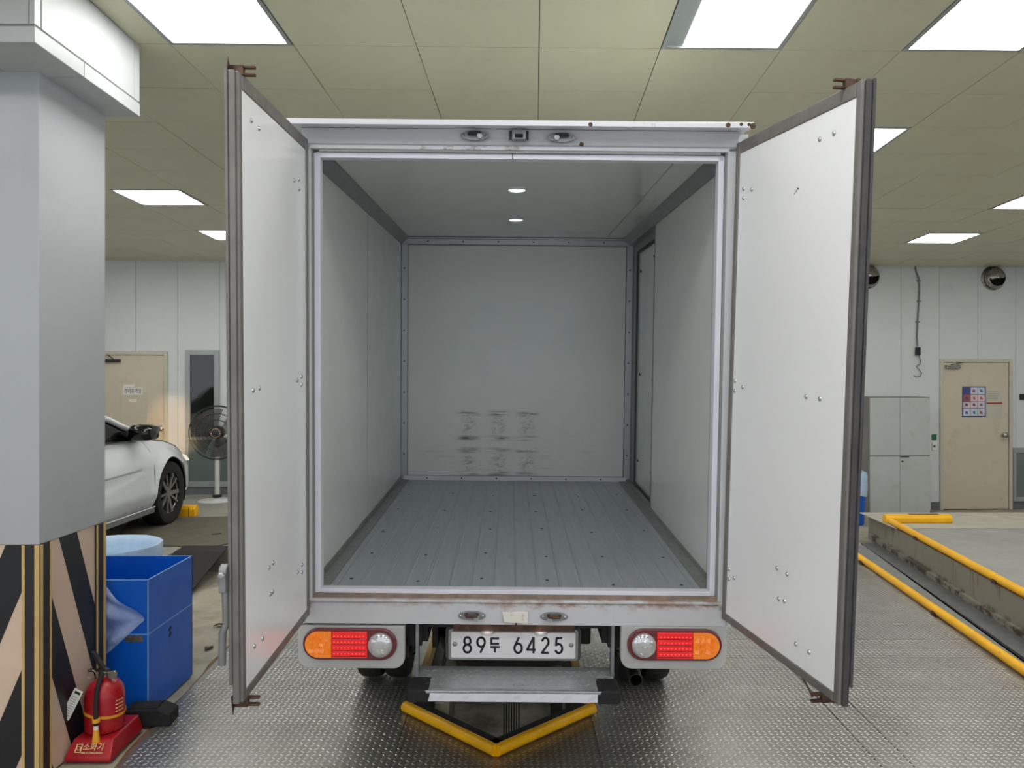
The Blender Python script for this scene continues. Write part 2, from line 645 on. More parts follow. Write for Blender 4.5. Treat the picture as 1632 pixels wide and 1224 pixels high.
def treads():
    a = .029
    xs = np.arange(-1.77, 3.2, a)
    ys = np.arange(3.2, 6.6, a)
    X, Y = np.meshgrid(xs, ys)
    I, J = np.meshgrid(np.arange(len(xs)), np.arange(len(ys)))
    sgn = np.where((I + J) % 2 == 0, 1., -1.).ravel()
    X, Y = X.ravel(), Y.ravel()
    ok = (X > -1.736 - .045 * (Y - 3.37) + .025)
    railx = 2.95 + (Y - 4.43) * .116
    ok &= X < railx - .06
    # pit opening (with its guard bars)
    inpit = (X > -.56) & (X < .43) & (Y > np.where(X < PT[0], PT[1] + (PL[1] - PT[1]) * (PT[0] - X) / (PT[0] - PL[0]), PT[1] + (PR[1] - PT[1]) * (X - PT[0]) / (PR[0] - PT[0])) - .05)
    ok &= ~inpit
    X, Y, sgn = X[ok], Y[ok], sgn[ok]
    n = len(X)
    L, Wd, h = .0130, .0044, .0026
    base = np.array([(-L, 0, 0), (-L * .45, -Wd, 0), (L * .45, -Wd, 0), (L, 0, 0), (L * .45, Wd, 0), (-L * .45, Wd, 0), (-L * .4, 0, h), (L * .4, 0, h)])
    c = math.cos(PI / 4)
    V = np.zeros((n, 8, 3))
    V[:, :, 0] = X[:, None] + c * (base[None, :, 0] - sgn[:, None] * base[None, :, 1])
    V[:, :, 1] = Y[:, None] + c * (sgn[:, None] * base[None, :, 0] + base[None, :, 1])
    V[:, :, 2] = base[None, :, 2]
    F = np.array([(0, 1, 6), (1, 2, 7), (1, 7, 6), (2, 3, 7), (3, 4, 7), (4, 5, 6), (4, 6, 7), (5, 0, 6)])
    FF = (np.arange(n)[:, None, None] * 8 + F[None]).reshape(-1, 3)
    me = bpy.data.meshes.new('plate_treads')
    me.vertices.add(n * 8)
    me.vertices.foreach_set('co', V.reshape(-1))
    me.loops.add(len(FF) * 3)
    me.loops.foreach_set('vertex_index', FF.reshape(-1).astype(np.int32))
    me.polygons.add(len(FF))
    me.polygons.foreach_set('loop_start', np.arange(0, len(FF) * 3, 3, dtype=np.int32))
    me.update(calc_edges=True)
    me.validate()
    me.materials.append(MATS['tread'])
    place(bpy.data.objects.new('plate_treads', me), floor, kind='stuff')


treads()

# ---- raised slab on the left, with the sloping mat leading up to it
sl = MB()
sl.prism([(-9.3, 2.4), (-2.95, 2.4), (-2.95, 6.88), (-2.38, 6.88), (-2.38, 10.3), (-9.3, 10.3)], 'z', -.012, .2)
sl.build('floor_slab', 'slab_concrete', kind='structure', label='raised concrete slab the white car is parked on', category='floor')

# ---- raised inspection platform on the right, edge runs along the upper yellow rail
def px(y):
    return 3.388 + (y - 5.09) * .1525


plat = MB().prism([(px(-1), -1), (9.6, -1), (9.6, 8.4), (px(8.4), 8.4)], 'z', -.012, .25).build(
    'floor_platform', 'platform_side', kind='structure', label='raised grey test platform on the right', category='platform')
MB().prism([(px(-1) + .05, -1), (9.55, -1), (9.55, 7.48), (px(7.48) + .05, 7.48)], 'z', .2505, .256).build('top_sheet', 'platform_top', plat)
MB().prism([(px(7.49) - .02, 7.49), (9.55, 7.49), (9.55, 8.4), (px(8.4) - .1, 8.4)], 'z', .2505, .257).build('end_strip', 'strip_concrete', plat)
MB().prism([(px(-1) - .005, -1), (px(-1) + .06, -1), (px(8.3) + .06, 8.3), (px(8.3) - .005, 8.3)], 'z', .2505, .2535).build('edge_strip', 'rust_strip', plat)
# ledge along the foot of the platform and the drain channel beside it
MB().prism([(px(-1) - .035, -1), (px(-1) + .0, -1), (px(8.3), 8.3), (px(8.3) - .035, 8.3)], 'z', 0, .045).build('foot_ledge', 'platform_side', plat)
MB().prism([(px(-1) - .2, -1), (px(-1) - .036, -1), (px(8.0) - .036, 8.0), (px(8.0) - .2, 8.0)], 'z', -.008, .006).build('drain_cover', 'channel', plat)
MB().prism([(px(-1) - .3, -1), (px(-1) - .2, -1), (px(6.6) - .2, 6.6)], 'z', -.009, .004).build('drain_gap', 'dark_void', plat)


def lowrail(y):
    return 2.95 + (y - 4.43) * .116


MB().prism([(lowrail(-1) + .035, -1), (px(-1) - .302, -1), (px(6.6) - .202, 6.6), (px(7.9) - .202, 7.9), (lowrail(7.9) + .035, 7.9)], 'z', -.009, .003).build('drain_side_plate', 'channel_light', plat)


def rail(name, label, a, b, r, **k):
    t = thing(name, label, 'rail', (*a[:2], 0))
    d = Vector(b) - Vector(a)
    z = Vector((0, 0, a[2]))
    MB().cyl(z, z + d, r, n=14).build('pipe', 'yellow_paint', t, smooth=40)
    n = 5
    for i in range(n):
        p = z + d * ((i + .5) / n)
        MB().obox(p - Vector((0, 0, r * .6)), (r * 2.6, .05, r * .9)).build('bracket', 'rust_metal', t)
    return t


rail('guard_rail', 'long yellow pipe lying on the floor along the drain channel', (2.95 - .5, 4.43 - 4.3, .03), (3.303 + .05, 7.472 + .43, .03), .03)
rail('guard_rail', 'long yellow pipe along the upper edge of the raised platform', (px(.2) + .02, .2, .282), (px(7.75) + .02, 7.75, .282), .03)

# yellow wheel stop on the platform
ws = thing('wheel_stop', 'yellow bar lying across the raised platform in front of the beige door', 'wheel stop', (4.11, 7.80, .257))
MB().prism([(-.05, 0), (.05, 0), (.05, .05), (.025, .085), (-.025, .085), (-.05, .05)], 'x', -.335, .335).build('bar', 'yellow_paint', ws, bevel=.012)
MB().obox((.06, -.0, .0855), (.3, .05, .003)).build('worn_patch', 'rust_strip', ws)

# ---- walls
wb = MB()
x0, x1 = -9.3, 9.7
wb.add([(x0, wy(x0) + .02, -.3), (x1, wy(x1) + .02, -.3), (x1, wy(x1) + .02, 3.6), (x0, wy(x0) + .02, 3.6), (x0, wy(x0) + .25, -.3), (x1, wy(x1) + .25, -.3), (x1, wy(x1) + .25, 3.6), (x0, wy(x0) + .25, 3.6)],
       [(0, 1, 2, 3), (7, 6, 5, 4), (0, 4, 5, 1), (3, 2, 6, 7), (0, 3, 7, 4), (1, 5, 6, 2)])
wall_back = wb.build('wall_back', 'wall_gap', kind='structure', label='white panelled back wall of the hall', category='wall')
pw = .54
pm = MB().box(-pw / 2 + .002, pw / 2 - .002, 0, .019, -.3, 3.5).mesh('wall_panel', 'wall_paint')
k = 0
x = 5.33 - pw * 27
while x < 9.6:
    share('wall_panel', pm, wall_back, (x + pw / 2, wy(x + pw / 2), 0), (0, 0, WROT))
    x += pw
MB().box(-9.5, -9.3, -3, 10.2, -.3, 3.6).build('wall_left', 'wall_paint', kind='structure', label='plain white left wall out of view', category='wall')
MB().box(9.7, 9.9, -3, 11, -.3, 3.6).build('wall_right', 'wall_paint', kind='structure', label='plain white right wall out of view', category='wall')
bb = MB()
for xa, xb in ((5.75, 5.86), (6.9, 9.6)):
    bb.add([(xa, wy(xa) - .012, -.08), (xb, wy(xb) - .012, -.08), (xb, wy(xb) - .012, .03), (xa, wy(xa) - .012, .03), (xa, wy(xa), -.08), (xb, wy(xb), -.08), (xb, wy(xb), .03), (xa, wy(xa), .03)],
           [(0, 1, 2, 3), (7, 6, 5, 4), (0, 4, 5, 1), (3, 2, 6, 7), (0, 3, 7, 4), (1, 5, 6, 2)])
bb.build('baseboard_right', 'baseboard', kind='structure', label='dark grey baseboard beside the right door', category='baseboard')
bb = MB()
xa, xb = -4.5, -2.4
bb.add([(xa, wy(xa) - .02, .2), (xb, wy(xb) - .02, .2), (xb, wy(xb) - .02, .30), (xa, wy(xa) - .02, .30), (xa, wy(xa), .2), (xb, wy(xb), .2), (xb, wy(xb), .30), (xa, wy(xa), .30)],
       [(0, 1, 2, 3), (7, 6, 5, 4), (0, 4, 5, 1), (3, 2, 6, 7), (0, 3, 7, 4), (1, 5, 6, 2)])
bb.build('baseboard_left', 'baseboard', kind='structure', label='dark grey baseboard under the glazing behind the fan', category='baseboard')

# ---- ceiling: slightly falling plane of square panels, LED panels set into it
CU, CV = Vector((1, .02, -.0136 * .02)), Vector((.03, 1, -.0136))
TW, TL = .604, .55


def czz(y):
    return 3.40 - .0136 * y


def cpos(i, k):
    p = Vector((-.47, 3.80, 0)) + Vector((1, .02, 0)) * (i * TW) + Vector((.03, 1, 0)) * (k * TL)
    p.z = czz(p.y)
    return p


cb = MB()
cb.add([(-9.5, -3.2, czz(-3.2) + .06), (9.9, -3.2, czz(-3.2) + .06), (9.9, 11, czz(11) + .06), (-9.5, 11, czz(11) + .06)] + [(-9.5, -3.2, 3.7), (9.9, -3.2, 3.7), (9.9, 11, 3.7), (-9.5, 11, 3.7)],
       [(0, 1, 2, 3), (7, 6, 5, 4), (0, 4, 5, 1), (1, 5, 6, 2), (2, 6, 7, 3), (3, 7, 4, 0)])
ceiling = cb.build('ceiling', 'ceiling_gap', kind='structure', label='cream square-panelled ceiling of the hall', category='ceiling')


def skew(mb, u0, u1, v0, v1, z0, z1, shift=Vector((0, 0, 0))):
    vs = []
    for zz in (z0, z1):
        for u, v in ((u0, v0), (u1, v0), (u1, v1), (u0, v1)):
            vs.append(shift + CU * u + CV * v + Vector((0, 0, zz)))
    return mb.add(vs, [(0, 3, 2, 1), (4, 5, 6, 7), (0, 1, 5, 4), (1, 2, 6, 5), (2, 3, 7, 6), (3, 0, 4, 7)])


LIGHTS = {
    (-2, -1): 'large square ceiling light at the top left of the photo',
    (2, -1): 'square ceiling light above the right half of the truck, with a grey reflector side',
    (4, -1): 'square ceiling light in the top right corner of the photo',
    (4, 2): 'ceiling light half hidden behind the top of the right truck door',
    (8, 5): 'ceiling light cut off by the right edge of the photo',
    (8, 8): 'far ceiling light above the grey cabinet and cable',
    (-5, 2): 'ceiling light almost hidden behind the grey pillar, nearest of its row',
    (-5, 5): 'ceiling light between the pillar and the left truck door, nearer one',
    (-5, 8): 'far ceiling light half behind the left truck door',
    (-8, 8): 'far ceiling light just showing beside the pillar',
}
HID = [(1, 5), (1, 8), (-2, 5), (-2, 8), (4, 8), (4, 5), (-8, 5), (12, 5), (12, 8), (-8, 2),  # unseen panels added to brighten the hall and the cargo box
       (-5, -1), (8, -1), (-2, -4), (1, -4), (-5, -4), (4, -4), (8, -4), (-2, -7), (1, -7), (-5, -7), (4, -7), (8, -7), (-2, -10), (1, -10), (4, -10), (-5, -10), (8, 2)]
ALL = set(LIGHTS) | set(HID)

e = .002
tm = MB()
skew(tm, -TW / 2 + e, TW / 2 - e, -TL / 2 + e, TL / 2 - e, 0, .012)
tile_me = tm.mesh('ceiling_panel', 'ceiling_panel')
far = MB()
nvis = 0
for k in range(-12, 13):
    for i in range(-17, 18):
        if (i, k) in ALL:
            continue
        c = cpos(i + .5, k + .5)
        if c.y > wy(c.x) + .15 or c.x < -9.3 or c.x > 9.6 or c.y < -3:
            continue
        vis = c.y > 3.0 and abs(c.x) / c.y < .75
        if vis and nvis < 295:
            nvis += 1
            share('ceiling_panel', tile_me, ceiling, c + Vector((0, 0, random.uniform(-.0012, .0012))),
                  (random.uniform(-.0025, .0025), random.uniform(-.0025, .0025), 0))
        else:
            skew(far, -TW / 2 + e, TW / 2 - e, -TL / 2 + e, TL / 2 - e, 0, .012, c)
far.build('ceiling_panel_field', 'ceiling_panel', ceiling, kind='stuff')

fm = MB()
hw, hl = TW / 2 - .004, TL / 2 - .004
for u0, u1, v0, v1 in ((-hw, hw, -hl, -hl + .022), (-hw, hw, hl - .022, hl), (-hw, -hw + .022, -hl + .022, hl - .022), (hw - .022, hw, -hl + .022, hl - .022)):
    skew(fm, u0, u1, v0, v1, -.004, .045)
fr_me = fm.mesh('frame', 'alu_frame')
dm = MB()
skew(dm, -hw + .022, hw - .022, -hl + .022, hl - .022, .004, .012)
df_me = dm.mesh('diffuser', 'panel_light')
dm = MB()
skew(dm, -hw + .105, hw - .022, -hl + .022, hl - .022, .004, .012)
df2_me = dm.mesh('diffuser', 'panel_light')
dm = MB()
dm2 = skew(dm, -hw + .022, -hw + .105, -hl + .022, hl - .022, .006, .014)
rf_me = dm.mesh('reflector', 'alu_frame')
for ik in list(LIGHTS) + HID:
    c = cpos(ik[0] + .5, ik[1] + .5)
    lab = LIGHTS.get(ik)
    if lab:
        t = thing('ceiling_light', lab, 'light', c, 0, group='square ceiling lights')
    else:
        t = thing('ceiling_light', 'unseen square ceiling light added to light the hall', 'light', c, 0, group='unseen ceiling lights added to light the hall')
    share('frame', fr_me, t, (0, 0, 0))
    if ik == (2, -1):
        share('diffuser', df2_me, t, (0, 0, 0))
        share('reflector', rf_me, t, (0, 0, 0))
    else:
        share('diffuser', df_me, t, (0, 0, 0))

# ==================================================================== INSPECTION PIT (under the truck)
pit = MB()
D = -1.35
pit.box(-.60, -.531, 3.9, PEND + .05, D, -.2)
pit.box(.401, .47, 3.9, PEND + .05, D, -.2)
pit.box(-.6, .47, PEND, PEND + .06, D, -.2)
pit.box(-.6, .47, 3.3, PEND + .06, D - .06, D)
pit.prism([(-.6, 3.2), (.47, 3.2), (.47, PR[1] + .05), (.40, PR[1]), PT, (-.53, PL[1]), (-.6, PL[1] + .05)], 'z', D, -.2)
pit = pit.build('floor_pit', 'pit_wall', kind='structure', label='dark inspection pit sunk in the floor under the truck', category='pit')


def guard_bar(label, a, b):
    t = thing('pit_guard_bar', label, 'guard bar', (a[0], a[1], 0), group='yellow bars around the pit')
    d = Vector((b[0] - a[0], b[1] - a[1], 0))
    z = Vector((0, 0, .028))
    MB().cyl(z, z + d, .027, n=16).build('yellow_pipe', 'yellow_paint', t, smooth=40)
    nn = Vector((-d.y, d.x, 0)).normalized()
    if nn.y < 0:
        nn = -nn
    MB().bar(z + nn * .058 + Vector((0, 0, -.02)), z + d + nn * .058 + Vector((0, 0, -.02)), .06, .05).build('rubber_strip', 'rubber', t, bevel=.006)
    return t


guard_bar('left half of the yellow V-shaped bar on the floor behind the step', (-.548, 3.945), (-.075, 3.475))
guard_bar('right half of the yellow V-shaped bar on the floor behind the step', (-.070, 3.475), (.412, 3.925))
for sx, lab in ((-1, 'yellow-brown edge rail along the left side of the pit'), (1, 'yellow-brown edge rail along the right side of the pit')):
    xx = -.515 if sx < 0 else .385
    t = thing('pit_edge_rail', lab, 'rail', (xx, 4.0, 0))
    MB().box(-.018, .018, 0, 3.5, -.06, .02).build('angle_bar', 'beige_board', t, bevel=.004)
    MB().box(-.03 + sx * -.05, .03 + sx * -.05, .1, 3.5, -.16, -.05).build('inner_ledge', 'chassis', t)
# clutter in the pit
MB().prism([(-.42, .01), (-.34, .01), (-.37, -.42), (-.445, -.42)], 'y', 4.26, 4.285).build('cream_board', 'cream_board', label='cream board leaning inside the pit at the left', category='board')
MB().box(.23, .30, 4.6, 4.64, -.75, -.02).build('grey_post', 'pit_wall', label='pale grey post inside the pit at the right', category='post')
tr = thing('tool_tray', 'dark tray lying in the pit just behind the yellow bar', 'tray', (-.05, 3.86, -.42))
MB().box(-.26, .26, -.16, .28, 0, .02).build('tray_base', 'rubber', tr, bevel=.006)
MB().box(-.26, .26, -.16, -.15, .02, .05).build('tray_lip', 'rubber', tr)
tt = thing('grease_gun', 'dark red tool with a brown handle in the pit', 'tool', (-.03, 3.80, -.34), R(30))
MB().cyl((-.08, 0, 0), (.10, 0, 0), .02, n=12).build('barrel', 'brick_red', tt, smooth=40)
MB().cyl((.10, 0, 0), (.20, 0, .005), .012, n=10).build('handle', 'rust_metal', tt, smooth=40)
MB().cyl((-.12, 0, 0), (-.08, 0, 0), .008, n=8).build('nozzle', 'chassis', tt, smooth=40)
gr = thing('floor_grate', 'dark slotted grate on the pit wall behind the step', 'grate', (.0, 4.95, -.62))
for i in range(7):
    MB().box(-.055 + i * .016, -.047 + i * .016, 0, .02, 0, .42).build('slat', 'galv', gr)
MB().box(-.06, .06, 0, .025, .0, .02).build('frame_bar', 'dark_metal', gr)
MB().box(-.06, .06, 0, .025, .4, .42).build('frame_bar', 'dark_metal', gr)

# ==================================================================== THE TRUCK
truck = thing('box_truck', 'white box truck seen from behind with both rear doors open', 'truck')
cyw, syw = math.cos(.0005), math.sin(.0005)
Mt = Matrix.Rotation(.0005, 4, 'Z') @ Matrix.Rotation(.0474, 4, 'X') @ Matrix.Rotation(.0092, 4, 'Y')
truck.matrix_world = Matrix.Translation((.0146, 3.1424, .8194)) @ Mt
T = truck
L, HI, HWI = 2.645, 1.807, .85


def part(mb, name, m, bevel=0, smooth=None, parent=None, **k):
    return mb.build(name, m, parent or T, bevel, smooth, **k)


# ---- shell
part(MB().box(-.875, -.853, .03, 2.70, -.03, 1.86), 'outer_side_panel', 'frp')
part(MB().box(.895, .915, .03, 2.70, -.03, 1.86), 'outer_side_panel', 'frp')
part(MB().box(-.875, .915, 2.665, 2.70, -.03, 1.86), 'front_panel', 'frp')
part(MB().box(-.875, .915, .03, 2.70, 1.825, 1.875), 'roof', 'frp')
part(MB().box(-.86, .90, .03, 2.69, -.06, -.022), 'floor_deck', 'chassis')

# floor planks (drawn aluminium, each with raised edges)
npk = 18
w = 1.70 / npk
plank = MB()
plank.prism([(-w / 2 + .0004, -.02), (w / 2 - .0004, -.02), (w / 2 - .0004, 0), (w / 2 - .005, .0018), (w / 2 - .012, 0.0), (-w / 2 + .012, 0), (-w / 2 + .005, .0018), (-w / 2 + .0004, 0)], 'y', .032, L - .005)
pk_me = plank.mesh('floor_plank', 'cargo_floor')
for i in range(npk):
    share('floor_plank', pk_me, T, (-.85 + w * (i + .5), 0, random.uniform(-.0008, .0008)))
sc_me = MB().cyl((0, 0, 0), (0, 0, .002), .007, n=8).mesh('floor_screw', 'screw')
for yy in (.18, .62, 1.1, 1.6, 2.1):
    for i in range(1, npk, 3):
        share('floor_screw', sc_me, T, (-.85 + w * (i + .5) + random.uniform(-.01, .01), yy + random.uniform(-.05, .05), .0))

# side walls: panels with seams
def wpanel(x0, x1, y0, y1, z0, z1, m='frp'):
    return part(MB().box(x0, x1, y0 + .0015, y1 - .0015, z0, z1), 'wall_panel', m)


wpanel(-.853, -.848, .035, 1.30, 0, HI)
wpanel(-.853, -.848, 1.30, L, 0, HI)
wpanel(.848, .895, .035, .27, 0, HI)
wpanel(.848, .895, .27, 1.64, 0, HI)
part(MB().box(-.8485, -.8465, 1.297, 1.303, 0, HI), 'panel_joint', 'frp_seam')
part(MB().box(.8465, .8485, .267, .273, 0, HI), 'panel_joint', 'frp_seam')
# right wall rear: recessed side door in a grey frame
part(MB().box(.872, .895, 1.64, L, 1.70, HI), 'side_door_header', 'trim_dark')
part(MB().box(.872, .895, 1.64, 1.80, 0, 1.70), 'side_door_jamb', 'trim_dark')
part(MB().box(.872, .895, 2.50, L, 0, 1.70), 'side_door_jamb', 'trim_dark')
sd = part(MB().box(.888, .895, 1.815, 2.485, .03, 1.685), 'side_door', 'frp')
gk = MB()
for q in ((1.80, 1.815, 0, 1.70), (2.485, 2.50, 0, 1.70), (1.80, 2.50, 1.685, 1.70), (1.80, 2.50, 0, .03)):
    gk.box(.876, .895, *q)
part(gk, 'door_gap', 'gasket_dark', parent=sd)
rv = MB().cyl((0, 0, 0), (-.006, 0, 0), .009, n=8).mesh('rivet', 'screw')
for y, z in ((1.87, 1.60), (2.38, 1.55), (1.86, .80), (2.36, .82), (1.86, .2), (2.38, .2)):
    share('rivet', rv, sd, (.887, y, z))

# rear (front) wall of the cargo space and its trims
part(MB().box(-.853, .895, L, L + .012, 0, HI), 'back_wall_panel', 'frp_scuffed')
part(MB().box(-.848, -.800, L - .012, L, 0, HI), 'corner_trim', 'trim_alu', bevel=.004)
part(MB().box(.822, .872, L - .012, L, 0, HI), 'corner_trim', 'trim_alu', bevel=.004)
part(MB().box(-.848, .87, L - .020, L, HI - .050, HI - .004), 'top_trim', 'trim_alu', bevel=.004)
part(MB().box(-.848, .87, L - .06, L, HI - .012, HI - .001), 'top_trim', 'trim_alu', bevel=.003)
part(MB().box(-.825, .845, L - .016, L - .001, .0, .034), 'bottom_trim', 'trim_white', bevel=.003)
rv_me = MB().cyl((0, 0, 0), (0, -.004, 0), .006, n=8).mesh('rivet', 'screw')
for i in range(6):
    share('rivet', rv_me, T, (-.65 + i * .26, L - .016, .018))
    share('rivet', rv_me, T, (-.65 + i * .26, L - .020, HI - .028))
for i in range(7):
    share('rivet', rv_me, T, (-.825, L - .012, .2 + i * .23))
    share('rivet', rv_me, T, (.845, L - .012, .2 + i * .23))
for q in ((-.7995, -.7970, .034, HI - .05), (.8185, .8215, .034, HI - .05)):
    part(MB().box(q[0], q[1], L - .002, L, q[2], q[3]), 'trim_gap', 'gasket_dark')
part(MB().box(-.80, .82, L - .002, L, HI - .054, HI - .051), 'trim_gap', 'gasket_dark')
part(MB().box(-.80, .82, L - .002, L, .0345, .0370), 'trim_gap', 'gasket_dark')
# cove trims at the ceiling, angle trims at the floor
part(MB().prism([(-.848, HI), (-.79, HI), (-.795, HI - .008), (-.840, HI - .045), (-.848, HI - .05)], 'y', .04, L), 'cove_trim', 'trim_dark')
part(MB().prism([(.872, HI), (.79, HI), (.795, HI - .008), (.840, HI - .045), (.872, HI - .05)], 'y', .04, L), 'cove_trim', 'trim_dark')
part(MB().prism([(-.848, 0), (-.785, 0), (-.785, .004), (-.842, .006), (-.845, .03), (-.848, .03)], 'y', .04, L - .016), 'floor_trim', 'trim_dark')
part(MB().prism([(.872, 0), (.785, 0), (.785, .004), (.838, .006), (.842, .02), (.872, .02)], 'y', .04, L - .016), 'floor_trim', 'trim_dark')
sw_me = MB().cyl((0, 0, 0), (0, 0, .004), .006, n=8).mesh('trim_screw', 'rivet')
for i in range(11):
    share('trim_screw', sw_me, T, (-.812, .2 + i * .22, .004))
    share('trim_screw', sw_me, T, (.812, .2 + i * .22, .004))
# ceiling lining in two sheets and a right-hand joint
part(MB().box(-.853, .895, .035, L + .01, HI, HI + .018), 'ceiling_lining', 'frp_ceiling')
part(MB().box(-.800, -.796, .04, L - .06, HI - .0015, HI), 'lining_joint', 'frp_seam')
part(MB().box(.66, .664, .04, L - .06, HI - .0015, HI), 'lining_joint', 'frp_seam')
# two round interior lamps
for yy in (.815, 1.75):
    lp = part(MB().lathe([(.052, 0), (.052, -.006), (.044, -.010), (.040, -.006)], (-.006, yy, HI), n=24), 'interior_lamp', 'trim_white', smooth=40)
    part(MB().cyl((-.006, yy, HI - .007), (-.006, yy, HI - .004), .040, n=24), 'lens', 'led_disc', parent=lp)

# ---- rear frame
part(MB().box(-.862, -.832, 0, .06, -.06, 1.815), 'rear_post', 'frame_paint', bevel=.004)
part(MB().box(.828, .866, 0, .06, -.06, 1.815), 'rear_post', 'frame_paint', bevel=.004)
part(MB().box(-.832, -.824, .012, .06, 0, 1.80), 'post_groove', 'trim_dark')
part(MB().box(.820, .828, .012, .06, 0, 1.80), 'post_groove', 'trim_dark')
part(MB().box(-.824, -.799, .018, .065, .0, 1.785), 'inner_lip', 'trim_white', bevel=.003)
part(MB().box(.796, .820, .018, .065, .0, 1.785), 'inner_lip', 'trim_white', bevel=.003)
part(MB().box(-.80, .80, .02, .065, -.02, .017), 'threshold', 'trim_white', bevel=.003)
part(MB().box(-.815, -.03, .018, .065, 1.765, 1.787), 'top_lip', 'trim_white', bevel=.003)
part(MB().box(-.027, .815, .018, .065, 1.765, 1.787), 'top_lip', 'trim_white', bevel=.003)
part(MB().box(-.80, .80, .006, .06, 1.787, 1.797), 'top_groove', 'trim_dark')
part(MB().box(-.862, .866, .0, .06, 1.797, 1.813), 'header_lip', 'header_paint', bevel=.003)
# header under the visor: a dished channel
hd = MB().prism([(.0, 1.813), (.012, 1.82), (.016, 1.85), (.0, 1.878), (.08, 1.878), (.08, 1.813)], 'x', -.87, .874)
part(hd, 'header', 'frame_paint', bevel=.002)
vz = MB()
vz.prism([(-.095, 1.866), (-.095, 1.888), (.0, 1.900), (.30, 1.922), (.30, 1.880), (.0, 1.880)], 'x', -.903, .900)
part(vz, 'roof_visor', 'visor_paint', bevel=.003)
for xx, rr in ((.27, .009), (.80, .010), (.85, .007), (.88, .007), (.895, .012)):
    MB().lathe([(rr, 0), (rr * .7, -.001)], (xx, -.095, 1.877 + random.uniform(-.004, .004)), (0, 1, 0), n=8).build('rust_chip', 'rust_metal', T)
# sill: channel with rusted upper lip
sill = MB().prism([(.0, -.122), (.0, -.034), (.006, -.030), (.09, -.030), (.09, -.122)], 'x', -.868, .868)
part(sill, 'sill', 'sill_paint', bevel=.003)
part(MB().box(-.845, .85, -.006, .07, -.030, -.018), 'sill_lip', 'sill_lip', bevel=.004)
part(MB().box(-.83, .835, .014, .07, -.018, .0), 'sill_groove', 'groove')
part(MB().prism([(-.882, -.122), (-.862, -.122), (-.835, -.028), (-.862, -.04)], 'y', .0, .05), 'sill_corner', 'frame_paint')
part(MB().prism([(.882, -.122), (.862, -.122), (.845, -.028), (.872, -.04)], 'y', .0, .05), 'sill_corner', 'sill_paint')
pl = part(MB().prism([(-.055, -.065), (-.045, -.108), (.05, -.112), (.052, -.062)], 'y', -.012, -.002), 'rusty_patch_plate', 'patch_paint', bevel=.002)
part(MB().cyl((.003, -.012, -.108), (.003, -.012, -.118), .004, n=6), 'drip_pin', 'rust_metal', parent=pl)

# ---- latch keepers (header: two + socket; sill: two)
def keeper(x, z, flip, rusty):
    b = MB()
    n = 20
    b.prism([(x + math.cos(2 * PI * i / n) * .057, z + math.sin(2 * PI * i / n) * .020) for i in range(n)], 'y', -.006, .002)
    k = part(b, 'latch_keeper', 'galv', bevel=.002)
    part(MB().tube([(x - .024, -.006, z + .006), (x - .022, -.026, z + .004), (x + .022, -.026, z + .004), (x + .024, -.006, z + .006)], .0065, 8), 'keeper_bar', 'rust_metal' if rusty else 'dark_metal', parent=k, smooth=50)
    part(MB().cyl((x + flip * .02, -.006, z - .004), (x + flip * .02, -.030, z - .006), .0105, n=12), 'keeper_stud', 'trim_alu', parent=k, smooth=40)
    for s in (-1, 1):
        part(MB().lathe([(.006, 0), (.005, -.004), (.0, -.006)], (x + s * .045, -.006, z), (0, 1, 0), n=8), 'bolt', 'rivet', parent=k, smooth=60)
    return k


keeper(-.179, 1.852, 1, False)
keeper(.165, 1.848, -1, False)
keeper(-.178, -.083, 1, True)
keeper(.158, -.084, -1, True)
so = part(MB().box(-.032, .024, -.03, .004, 1.832, 1.872), 'latch_socket', 'galv', bevel=.003)
part(MB().box(-.020, .012, -.0315, -.029, 1.838, 1.853), 'socket_slot', 'dark_void', parent=so)
part(MB().box(-.042, -.030, -.012, .0, 1.836, 1.870), 'socket_ear', 'dark_metal', parent=so)
part(MB().box(.022, .034, -.012, .0, 1.836, 1.870), 'socket_ear', 'dark_metal', parent=so)
part(MB().obox((.245, -.002, 1.822), (.016, .01, .012), (0, .4, 0)), 'header_clip', 'rust_metal')

